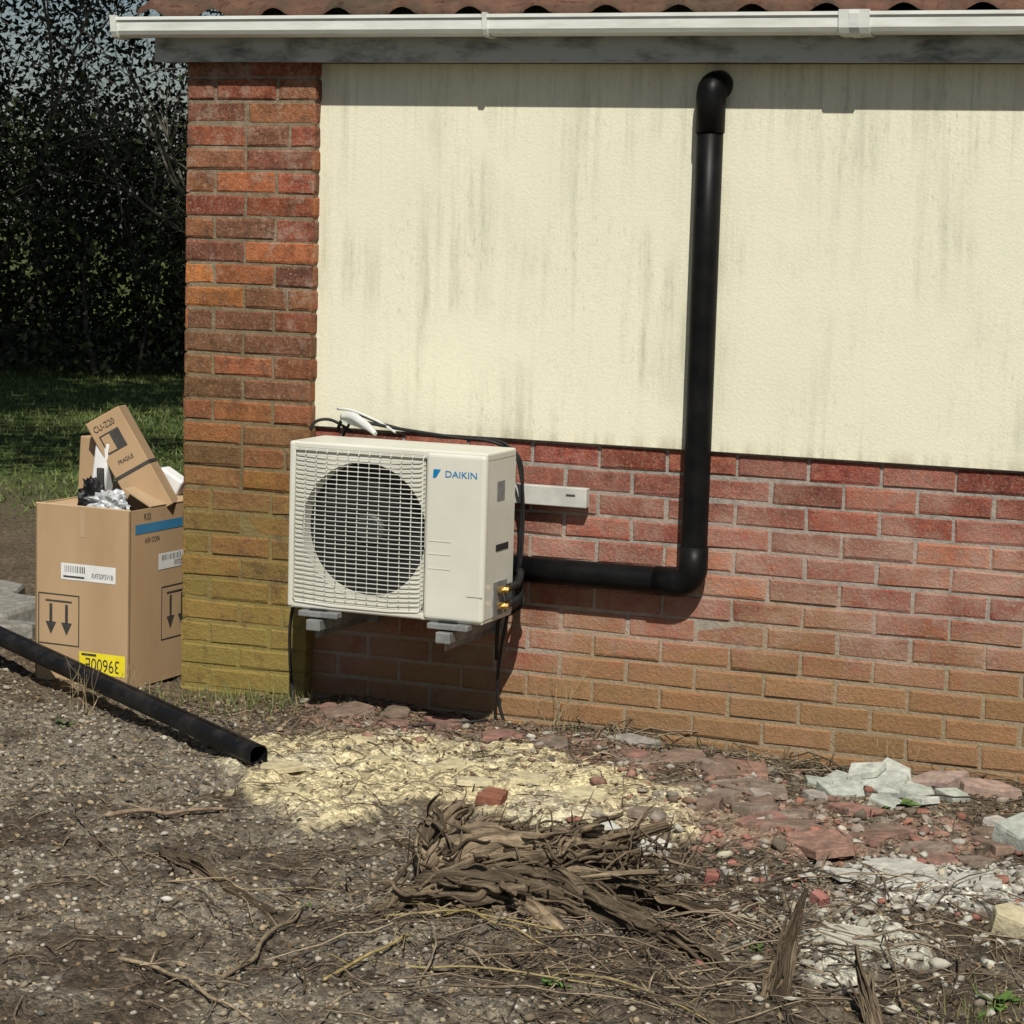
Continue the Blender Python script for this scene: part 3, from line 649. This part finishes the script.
for i in range(nv_):
    xx=gx0+.004+(gx1-gx0-.008)*i/(nv_-1)
    tube(mb,np.array([(xx,YF+.004,gz0-.002),(xx,yg+.003,gz0+.01),(xx,yg+.001-.004*(1-abs(i-6)/6),czf),(xx,yg+.003,gz1-.01),(xx,YF+.004,gz1+.002)]),.0018,6)
mb.obj('fan_grille',M_grille,ac,True)
Mt=lambda x,y,z,rot=0: Matrix.Translation((x,y,z))@Matrix.Rotation(rot,4,'Z')@Matrix.Rotation(math.radians(90),4,'X')
text('logo','DAIKIN',.028,Mt(1.198,YF-.0052,.822),M_cyan,ac,sx=1.15)
text('logo_bold','DAIKIN',.028,Mt(1.1985,YF-.0054,.8225),M_cyan,ac,sx=1.15)
quadmesh('logo_mark',[[(1.105,YF-.0052,.810),(1.115,YF-.0052,.810),(1.131,YF-.0052,.836),(1.107,YF-.0052,.836)]],M_cyan,ac)
quadmesh('rating_label',[[(X1+.0002,-.33,.74),(X1+.0002,-.27,.74),(X1+.0002,-.27,.80),(X1+.0002,-.33,.80)]],M_galv,ac)
box('side_handle_shade',X1-.003,X1+.0008,-.33,-.23,.585,.605,M_dark,ac,.0005)  # flat dark bar stands for the shade in a handle recess
vv=MB()
for zz in (.465,.415):
    tube(vv,np.array([(X1-.002,-.30,zz),(X1+.022,-.30,zz)]),.011,12);tube(vv,np.array([(X1+.02,-.30,zz),(X1+.036,-.30,zz)]),.009,6)
    tube(vv,np.array([(X1+.014,-.30,zz),(X1+.014,-.325,zz)]),.007,6);tube(vv,np.array([(X1+.014,-.27,zz-.002),(X1+.014,-.245,zz-.002)]),.010,6)
vv.obj('brass_valves',M_brass,ac)
box('valve_plate',X1-.001,X1+.003,-.345,-.24,.385,.49,M_galv,ac)
for i,zz in enumerate((.465,.415)):
    tubeo('refrigerant_pipe_%d'%i,[(X1+.014,-.25,zz),(X1+.020,-.19,zz+.005),(X1+.0,-.12,zz+.03),(X1-.03,-.07,.485+.012*i),(X1-.02,-.06,.495+.01*i)],.0125,M_rub,ac,12)
for i,xc in enumerate((.725,1.165)):
    box('bracket_arm_%d'%i,xc-.024,xc+.024,-.46,-.0,.308,.342,M_galv,ac,.003)
    box('bracket_web_%d'%i,xc-.018,xc-.014,-.40,-.0,.275,.308,M_galv,ac)
    box('bracket_upright_%d'%i,xc-.02,xc+.02,-.02,-.002,.27,.72,M_galv,ac,.002)
    box('anti_vibration_foot_%d'%i,xc-.032,xc+.032,-.43,-.36,.342,.369,M_blackm,ac,.004)
    box('anti_vibration_foot_back_%d'%i,xc-.032,xc+.032,-.23,-.17,.342,.369,M_blackm,ac,.004)
    box('mounting_rail_foot_%d'%i,xc-.06,xc+.075,-.445,-.405,.348,.366,M_galv,ac,.003)
box('wall_rail',.60,1.468,-.052,-.021,.703,.765,M_rail,ac,.003)
box('wall_rail_slot_shade',1.40,1.43,-.0535,-.0515,.738,.744,M_ink,ac)  # dark bar imitates shade inside a slot; the rail is not cut
tubeo('cable_a',[(.62,-.10,.90),(.66,-.13,.945),(.75,-.16,.94),(.87,-.15,.925),(1.05,-.15,.91),(1.18,-.14,.902),(1.262,-.12,.86),(1.275,-.11,.75),(1.272,-.11,.6),(1.262,-.10,.45),(1.235,-.10,.36),(1.205,-.09,.2),(1.20,-.08,.08),(1.225,-.07,hz(1.225,-.07))],.0055,M_rub,ac,10)
tubeo('cable_b',[(.63,-.08,.88),(.70,-.12,.955),(.80,-.13,.935),(.98,-.12,.905),(1.16,-.13,.91),(1.25,-.14,.88),(1.28,-.13,.78),(1.285,-.12,.66),(1.28,-.12,.52),(1.26,-.09,.50)],.0045,M_rub,ac,10)
tubeo('cable_c',[(1.25,-.09,.47),(1.285,-.1,.40),(1.25,-.1,.36),(1.20,-.09,.33),(1.19,-.08,.2)],.006,M_rub,ac,10)
tubeo('cable_d',[(.62,-.2,.38),(.535,-.19,.36),(.505,-.18,.28),(.50,-.17,.15),(.51,-.17,.05),(.53,-.2,hz(.53,-.2))],.0055,M_rub,ac,10)
tubeo('cable_e',[(.54,-.13,.90),(.555,-.12,.93),(.60,-.10,.935),(.68,-.10,.90)],.005,M_rub,ac,10)
tubeo('strap_end',[(.655,-.14,.952),(.70,-.15,.955),(.76,-.17,.93),(.80,-.19,.908)],[.009,.015,.013,.007],M_wht,ac,8,4)
box('strap_block',-.045,.05,-.015,.015,-.010,.010,M_wht,ac,.003,2,Matrix.Translation((.70,-.13,.935))@Matrix.Rotation(.25,4,'Y'))
tubeo('strap_line',[(.63,-.12,.975),(.70,-.14,.972),(.80,-.15,.94),(.86,-.17,.915)],.004,M_wht,ac,8)
tubeo('loose_cable',[(.86,-.22,hz(.86,-.22)+.02),(.95,-.3,hz(.95,-.3)+.01),(1.05,-.28,hz(1.05,-.28)+.02),(1.2,-.16,hz(1.2,-.16)+.02)],.004,M_rub,None,8)
# ------------------------------------------------------------------ CARDBOARD BOX
cb=empty('cardboard_box')
A=np.array([-.07,-.23]);uL=np.array([-.38,.02]);uR=np.array([.021,.41]);zb0=.0;HB=.602
ul=uL/np.linalg.norm(uL);ur=uR/np.linalg.norm(uR);nl_=-ur;nr_=-ul
def fp(face,u,zv,off=.0):
    base=A+(ul if face=='L' else ur)*u; nn=nl_ if face=='L' else nr_
    b_=base+nn*off;return (b_[0],b_[1],zv)
t_=.006
mb=MB()
def wall(p,q,inn,z0,z1):
    p=np.array(p);q=np.array(q);V=[]
    for b_ in (p,q,q+inn,p+inn): V.append((b_[0],b_[1],z0))
    for b_ in (p,q,q+inn,p+inn): V.append((b_[0],b_[1],z1))
    mb.add(V,[[0,1,5,4],[1,2,6,5],[2,3,7,6],[3,0,4,7],[4,5,6,7],[3,2,1,0]])
B_=A+uL;C_=A+uR;D_=A+uL+uR
wall(B_,A,ur*t_,zb0,HB);wall(A,C_,ul*t_,zb0,HB-.001);wall(C_,D_,-ur*t_,zb0,HB);wall(D_,B_,-ul*t_,zb0,HB-.001)
V=[(q[0],q[1],.40) for q in (A+.01*ul+.01*ur,B_-.01*ul+.01*ur,D_-.01*ul-.01*ur,C_+.01*ul-.01*ur)];mb.add(V,[[0,1,2,3]])
mb.obj('carton_walls',M_card,cb)
def flap(name,p,q,d,wd,th=.005):
    p=np.array(p,float);q=np.array(q,float);d=np.array(d,float);nn=np.cross(q-p,d);nn/=np.linalg.norm(nn);e=(q-p)*.03
    V=[p,q,q+d*wd-e,p+d*wd+e];V=V+[v_+nn*th for v_ in V];m2=MB();m2.add(V,[[0,1,2,3],[7,6,5,4],[0,4,5,1],[1,5,6,2],[2,6,7,3],[3,7,4,0]]);m2.obj(name,M_card2,cb)
z3=lambda b_,zz:(b_[0],b_[1],zz)
flap('flap_back',z3(D_,HB),z3(C_,HB),(0,.25,.75),.05)
flap('flap_left',z3(B_,HB),z3(D_,HB),(.75,.02,-.6),.13)
flap('flap_right',z3(A+ur*.12,HB),z3(C_,HB),(-.75,0,.36),.15)
flap('flap_front',z3(B_,HB),z3(A,HB),(0,.7,-.7),.15)
def dec(name,face,u0,u1,z0,z1,mat,off=.0012):
    if face=='L': q=[fp(face,u1,z0,off),fp(face,u0,z0,off),fp(face,u0,z1,off),fp(face,u1,z1,off)]
    else: q=[fp(face,u0,z0,off),fp(face,u1,z0,off),fp(face,u1,z1,off),fp(face,u0,z1,off)]
    return quadmesh(name,[q],mat,cb)
def matF(face,u,zv,off,rot=0):
    b_=fp(face,u,zv,off)
    xa=Vector((-ul[0],-ul[1],0)) if face=='L' else Vector((ur[0],ur[1],0))
    za=Vector((nl_[0],nl_[1],0)) if face=='L' else Vector((nr_[0],nr_[1],0));ya=Vector((0,0,1))
    M=Matrix((( xa.x,ya.x,za.x,b_[0]),(xa.y,ya.y,za.y,b_[1]),(xa.z,ya.z,za.z,b_[2]),(0,0,0,1)));return M@Matrix.Rotation(rot,4,'Z')
dec('label_front','L',.055,.275,.352,.408,M_lab)
text('label_front_text','RXF20F5V1B',.024,matF('L',.108,.372,.002),M_ink,cb,sx=.66)
for i in range(12):
    u_=.178+i*.0072;dec('barcode_%d'%i,'L',u_,u_+random.choice([.002,.0035]),.378,.400,M_ink,.0022)
dec('barcode_line','L',.18,.265,.360,.366,M_ink,.0022)
dec('label_side','R',.17,.385,.385,.44,M_lab);text('label_side_text','RXF20F5V1B',.026,matF('R',.31,.400,.002),M_ink,cb,sx=.62)
for i in range(14):
    u_=.19+i*.0085;dec('barcode_s%d'%i,'R',u_,u_+random.choice([.002,.004]),.416,.434,M_ink,.0022)
dec('yellow_sticker','L',.015,.20,.040,.112,M_yel);text('sticker_text','39600E',.062,matF('L',.105,.074,.002,math.pi),M_ink,cb,sx=.75)
dec('sticker_small_print','L',.13,.19,.100,.108,M_ink,.002)
dec('blue_band','R',.03,.405,.520,.552,M_blue)
text('box_print','R32',.03,matF('R',.10,.575,.002),M_ink,cb,sx=.9)
text('box_print_a','AIR CON',.024,matF('R',.13,.495,.002),M_ink,cb,sx=.9)
def arrows(face,u0,u1,z0,z1,nm):
    T_=.004
    for k_,(a,b_,c,d_) in enumerate([(u0,u1,z0,z0+T_),(u0,u1,z1-T_,z1),(u0,u0+T_,z0+T_,z1-T_),(u1-T_,u1,z0+T_,z1-T_)]): dec('%s_frame_%d'%(nm,k_),face,a,b_,c,d_,M_ink)
    for k_,fr in enumerate((.31,.69)):
        uc=u0+(u1-u0)*fr;s=(u1-u0)
        dec('%s_shaft_%d'%(nm,k_),face,uc-s*.035,uc+s*.035,z0+.075,z1-.035,M_ink)
        q=[fp(face,uc-s*.13,z0+.078,.0012),fp(face,uc+s*.13,z0+.078,.0012),fp(face,uc,z0+.035,.0012)]
        quadmesh('%s_head_%d'%(nm,k_),[q],M_ink,cb)
    dec('%s_bar'%nm,face,u0+(u1-u0)*.18,u0+(u1-u0)*.82,z1-.028,z1-.022,M_ink)
arrows('L',.20,.368,.125,.30,'arrows_front');arrows('R',.19,.375,.14,.325,'arrows_side')
dec('tape_front','L',.18,.20,.5,.59,M_card2,.0008)
lc=empty('cardboard_carton')
ax_=Vector((-.50,-.12,.86)).normalized();zc_=ax_;xc_=Vector((.86,.25,.5));xc_=(xc_-zc_*xc_.dot(zc_)).normalized();yc_=zc_.cross(xc_)
c0=Vector((-.20,.0,.735));Mc=Matrix(((xc_.x,yc_.x,zc_.x,c0.x),(xc_.y,yc_.y,zc_.y,c0.y),(xc_.z,yc_.z,zc_.z,c0.z),(0,0,0,1)))
box('carton_body',-.066,.066,-.05,.05,-.19,.19,M_card,lc,.003,1,Mc)
box('carton_strap',-.0675,.0675,-.0515,.0515,-.03,-.018,M_ink,lc,0,1,Mc)
def onf(pts,mat,nm): quadmesh(nm,[[tuple(Mc@Vector(p)) for p in pts]],mat,lc)
onf([(-.045,-.0512,.06),(.03,-.0512,.06),(.03,-.0512,.13),(-.045,-.0512,.13)],M_ink,'carton_print')
onf([(-.04,-.0518,.066),(-.008,-.0518,.066),(-.008,-.0518,.124),(-.04,-.0518,.124)],M_card,'carton_print_gap')
text('carton_text','CU-Z20',.03,Mc@Matrix.Translation((-.01,-.052,.155))@Matrix.Rotation(math.pi/2,4,'X'),M_ink,lc,sx=.8)
text('carton_text_b','FRAGILE',.02,Mc@Matrix.Translation((0,-.052,.02))@Matrix.Rotation(math.pi/2,4,'X'),M_ink,lc,sx=.8)
c2=empty('cardboard_carton.001')
M2=Matrix.Translation((-.37,.03,.64))@Matrix.Rotation(.05,4,'Y')@Matrix.Rotation(-.2,4,'Z')
box('carton_body_b',-.04,.04,-.04,.04,-.2,.175,M_card,c2,.003,1,M2)
fo=empty('foam_packaging')
box('foam_block',-.028,.028,-.03,.03,-.18,.15,M_foam,fo,.008,2,Matrix.Translation((-.295,-.04,.66))@Matrix.Rotation(.12,4,'Y'))
box('foam_block_b',-.05,.05,-.03,.03,-.05,.04,M_foam,fo,.008,2,Matrix.Translation((-.12,.12,.66))@Matrix.Rotation(.5,4,'Y'))
box('foam_notch',-.012,.016,-.034,.0,-.12,.0,M_ink,fo,.004,2,Matrix.Translation((-.285,-.043,.72)))
def crumple(name,c,s,mat,seed,am=1.):
    bm=bmesh.new();bmesh.ops.create_icosphere(bm,subdivisions=4,radius=1)
    co_=np.array([v.co[:] for v in bm.verts]);k_=1+am*(fbm(co_[:,0]*1.7+seed+co_[:,2]*2,co_[:,1]*1.9+co_[:,2]*1.3+seed,1.6,4)-.5)*1.3
    for v,kk in zip(bm.verts,k_):
        p=v.co;v.co=Vector((c[0]+p.x*s[0]*kk,c[1]+p.y*s[1]*kk,c[2]+p.z*s[2]*kk))
    me=D.meshes.new(name);bm.to_mesh(me);bm.free();me.materials.append(mat);return link(D.objects.new(name,me))
crumple('plastic_bag',(-.21,-.13,.605),(.07,.05,.05),M_bag,3.3)
crumple('plastic_bag.001',(-.29,-.11,.61),(.045,.04,.075),M_blackm,8.1)
# ------------------------------------------------------------------ PIPE ON GROUND
gp=empty('plastic_drainpipe_length')
p0=np.array([-1.25,.235,.145]);p1=np.array([.865,-1.07,hz(.865,-1.07)+.026])
dd=p1-p0;Ln=np.linalg.norm(dd);dd/=Ln
side=np.cross(dd,[0,0,1]);side/=np.linalg.norm(side);upv=np.cross(side,dd)
def sq(r,c=.75,n=6):
    out=[]
    for q in range(4):
        for k_ in range(n):
            a=math.pi/2*q+math.pi/2*k_/(n-1);cx_=r*(1-c)*(1 if q in(0,3) else -1);cy_=r*(1-c)*(1 if q in(0,1) else -1)
            out.append((cx_+r*c*math.cos(a),cy_+r*c*math.sin(a)))
    return out
so_,si_=sq(.030),sq(.027);mb=MB();n=len(so_)
V=[]
for pp,pr in ((p0,so_),(p1,so_),(p1,si_),(p0,si_)):
    for a,b_ in pr: V.append(pp+side*a+upv*b_)
Fc=[]
for l in range(4):
    for i in range(n):
        j=(i+1)%n;Fc.append([l*n+i,l*n+j,((l+1)%4)*n+j,((l+1)%4)*n+i])
mb.add(V,Fc);o=mb.obj('pipe_body',M_blackm,gp)
mb=MB();V=[]
for pp in (p0+upv*.029,p1+upv*.029):
    for a,b_ in ((-.006,0),(.006,0),(.006,.004),(-.006,.004)): V.append(pp+side*a+upv*b_)
mb.add(V,[[0,1,5,4],[1,2,6,5],[2,3,7,6],[3,0,4,7]]);mb.obj('pipe_ridge',M_blackm,gp)
# ------------------------------------------------------------------ VEGETATION
def fastleaves(name,C,spread,nper,size,cols,mat,zmin=.05,parent=None):
    n=len(C)*nper;P=np.repeat(C,nper,0)+rng.normal(0,1,(n,3))*np.repeat(spread,nper,0)
    P=P[P[:,2]>zmin];n=len(P)
    a=rng.normal(0,1,(n,3));a/=np.linalg.norm(a,axis=1)[:,None];b_=np.cross(a,rng.normal(0,1,(n,3)));b_/=np.linalg.norm(b_,axis=1)[:,None]
    s=size*rng.uniform(.6,1.4,(n,1));V=np.stack([P-a*s,P+b_*s*.5,P+a*s,P-b_*s*.5],1)
    me=D.meshes.new(name);me.vertices.add(4*n);me.vertices.foreach_set('co',V.astype(np.float32).ravel())
    me.loops.add(4*n);me.loops.foreach_set('vertex_index',np.arange(4*n,dtype=np.int32));me.polygons.add(n);me.polygons.foreach_set('loop_start',(np.arange(n)*4).astype(np.int32));me.update(calc_edges=True)
    cl_=np.array(cols)[rng.integers(len(cols),size=n)]*rng.uniform(.6,1.35,(n,1));cc=np.ones((n,4,4),np.float32);cc[:,:,:3]=cl_[:,None,:]
    at=me.color_attributes.new("Col",'FLOAT_COLOR','POINT');at.data.foreach_set('color',cc.ravel());me.materials.append(mat)
    return link(D.objects.new(name,me),parent)
def branches(mb,p,d,l,r,depth,col,gr=.25):
    p=np.array(p,float);d=np.array(d,float);d/=np.linalg.norm(d);P=[p]
    for i in range(4):
        d=d+rng.normal(0,.13,3)+np.array([0,0,.03]);d/=np.linalg.norm(d);P.append(P[-1]+d*l/4)
    tube(mb,np.array(P),[r,r*.6],6 if depth>2 else 3,col,caps=False)
    if depth<=0: return
    for i in range(random.randint(2,4)):
        q=P[random.randint(2,4)];nd=d+rng.normal(0,.6,3);branches(mb,q,nd,l*rng.uniform(.55,.8),r*.5,depth-1,col)
gc=[(.035,.055,.014),(.025,.04,.012),(.05,.075,.02),(.03,.045,.02)]
for i,(bx,by,cc_,rr_,zm,k_,dl) in enumerate([(-6.9,6.0,(-5.0,3.8,9.6),(3.0,3.2,1.8),5.,150,3.2),(-11.5,9.5,(-7.6,7.4,10.6),(4.0,3.8,2.0),5.,170,3.2),(-12.5,15,(-8.3,11.5,11.),(4.5,4,2.4),6.,170,3.2),(-4.9,1.4,(-3.2,2.2,5.7),(1.7,1.7,1.0),4.3,55,1.2)]):  # unseen trees added out of frame to shade the lawn and hedge
    tr=empty('shade_tree' if i==0 else 'shade_tree.%03d'%i)
    mb=MB();tube(mb,catmull([(bx,by,-.1),(bx+.1,by,2),(bx+.4,by-.2,4.2),(cc_[0]*.6+bx*.4,cc_[1]*.6+by*.4,cc_[2]*.8)],4),[.28,.2,.15,.1],10,(.09,.075,.055))
    for q_ in range(6): branches(mb,(bx+.3,by-.1,4.2+.3*q_),(cc_[0]-bx+rng.normal(0,dl*.5),cc_[1]-by+rng.normal(0,dl*.5),dl),2.4 if i<3 else 1.3,.09 if i<3 else .05,3,(.09,.075,.055))
    mb.obj('trunk_and_limbs',M_bark,tr)
    q=rng.normal(0,1,(k_,3));q/=np.linalg.norm(q,axis=1)[:,None];q*=rng.random((k_,1))**.4;Cc=np.array(cc_)+q*np.array(rr_)
    fastleaves('shade_crown',Cc,np.full((k_,3),.36 if i<3 else .24),50,.12 if i<3 else .07,gc,M_leaf,zm,tr)
org=np.array([-8.3,12.9,0]);al=np.array([.857,.53,0]);dp_=np.array([-.53,.857,0])
k_=620;u_=rng.uniform(-5,4.5,k_);v_=rng.uniform(0,2.6,k_);hh=rng.random(k_)
top=np.array([1.2+2.0*vn(np.array([a*.75+4]),np.array([b_*.4]))[0] for a,b_ in zip(u_,v_)])+.3*v_
Cc=org+np.outer(u_,al)+np.outer(v_,dp_)+np.outer(hh*top,[0,0,1])
fastleaves('hedge',Cc,np.tile([.24,.24,.2],(k_,1)),95,.042,[(.03,.045,.012),(.02,.03,.01),(.06,.085,.022),(.018,.024,.012)],M_leaf)  # lightest green in the palette imitates sunlit leaves
k_=340;u_=rng.uniform(-7,5,k_);v_=rng.uniform(3.5,7,k_);Cc=org+np.outer(u_,al)+np.outer(v_,dp_)+np.outer(rng.random(k_)**1.05*6.0,[0,0,1])
fastleaves('woodland',Cc,np.tile([.42,.42,.36],(k_,1)),170,.048,[(.016,.022,.01),(.022,.03,.012),(.04,.045,.02)],M_leaf)
mb=MB()
for i in range(34):
    q=org+al*rng.uniform(-3.5,3)+dp_*rng.uniform(-.1,2.5)
    branches(mb,(q[0],q[1],0),(rng.normal(0,.3),rng.normal(0,.3),1),rng.uniform(1.6,2.6),rng.uniform(.015,.04),4,(.13,.115,.09))
mb.obj('bare_shrubs',M_bark)
n=56000
gx=rng.uniform(-13,.0,n);gy=rng.uniform(3.2,14,n)
k=(gx>-3.6-(gy-4.4)*.78-.6)&(gx<-2.6-(gy-6.1)*.62+.9)&(gy+.35*(gx+3)>3.5+1.6*(rng.random(n)-.5));gx,gy=gx[k],gy[k];n=len(gx)
gz=height(gx,gy);hgt=rng.uniform(.02,.055,n);an=rng.uniform(0,6.28,n);wd=.006
V=np.stack([np.stack([gx-np.cos(an)*wd,gy-np.sin(an)*wd,gz],1),np.stack([gx+np.cos(an)*wd,gy+np.sin(an)*wd,gz],1),np.stack([gx+rng.normal(0,.025,n),gy+rng.normal(0,.025,n),gz+hgt],1)],1)
me=D.meshes.new('lawn_grass');me.vertices.add(3*n);me.vertices.foreach_set('co',V.astype(np.float32).ravel());me.loops.add(3*n);me.loops.foreach_set('vertex_index',np.arange(3*n,dtype=np.int32));me.polygons.add(n);me.polygons.foreach_set('loop_start',(np.arange(n)*3).astype(np.int32));me.update(calc_edges=True)
cl_=np.array([(.095,.14,.032),(.12,.165,.038),(.075,.11,.03),(.15,.17,.06)])[rng.integers(4,size=n)];cc=np.ones((n,3,4),np.float32);cc[:,:,:3]=cl_[:,None,:]
at=me.color_attributes.new("Col",'FLOAT_COLOR','POINT');at.data.foreach_set('color',cc.ravel());me.materials.append(M_grass);link(D.objects.new('lawn_grass',me))
def weed(name,x,y,s,n,cols,z=0):
    mb=MB();h0=hz(x,y)
    for i in range(n):
        a=rng.uniform(0,6.28);l=s*rng.uniform(.5,1.1);w_=l*.16;dx,dy=math.cos(a),math.sin(a);el=rng.uniform(.3,1.1)
        P=[np.array([x+dx*l*t*math.cos(el)*1.0,y+dy*l*t*math.cos(el),h0+z+l*(math.sin(el)*t-.45*t*t)]) for t in (0,.35,.7,1)]
        sd=np.array([-dy,dx,0])
        V=[P[0]-sd*w_*.3,P[0]+sd*w_*.3,P[1]-sd*w_,P[1]+sd*w_,P[2]-sd*w_*.9,P[2]+sd*w_*.9,P[3]]
        mb.add(V,[[0,1,3,2],[2,3,5,4],[4,5,6]],np.array(random.choice(cols))*rng.uniform(.8,1.2))
    return mb.obj(name,M_leaf)
gg=[(.08,.15,.03),(.11,.19,.045),(.06,.11,.03)]
for i,(x_,y_,s_,n_) in enumerate([(2.6,-.58,.09,18),(2.68,-.19,.11,20),(2.55,-.12,.06,10),(3.17,-2.18,.07,24),(2.29,-2.48,.035,10),(2.33,-2.5,.035,7),(.07,-.84,.06,16),(.12,-.5,.05,10),(1.6,-2.2,.03,6),(2.05,-1.3,.03,8),(2.62,-2.05,.04,8),(2.9,-.15,.06,10)]):
    weed('weed' if i==0 else 'weed.%03d'%i,x_,y_,s_,n_,gg,.002)
mb=MB()
for i in range(900):
    r_=random.random()
    if r_<.6: x_,y_=rng.normal(.38,.12),-.10-abs(rng.normal(0,.12))
    elif r_<.75: x_,y_=rng.normal(3.2,.08),rng.normal(-2.25,.08)
    elif r_<.9: x_,y_=rng.normal(.1,.12),rng.normal(-.32,.08)
    else: x_,y_=rng.uniform(1.4,2.8),-.06-abs(rng.normal(0,.08))
    if y_>-.07: continue
    if -.47<x_<-.03 and y_>-.26: continue
    h0=hz(x_,y_);a=rng.uniform(0,6.28);l=rng.uniform(.02,.07);dx,dy=math.cos(a)*.0015,math.sin(a)*.0015
    mb.add([(x_-dx,y_-dy,h0),(x_+dx,y_+dy,h0),(x_+rng.normal(0,.02),y_+rng.normal(0,.02),h0+l)],[[0,1,2]],np.array(random.choice([(.10,.15,.03),(.2,.2,.07),(.3,.25,.12),(.07,.1,.025)])))
mb.obj('grass_tufts',M_grass)
mb=MB()
for (x_,y_,l,n_) in [(1.42,-.2,.2,7),(1.46,-.16,.16,5),(2.48,-.1,.1,5),(-.02,-.6,.14,8),(.0,-.35,.07,6)]:
    for i in range(n_):
        d_=np.array([rng.normal(.05,.3),rng.normal(0,.3),1]);branches(mb,(x_+rng.normal(0,.02),y_+rng.normal(0,.02),hz(x_,y_)),d_,l*rng.uniform(.6,1.2),.0014,1,(.32,.25,.14))
mb.obj('dry_weed_stalks',M_bark)
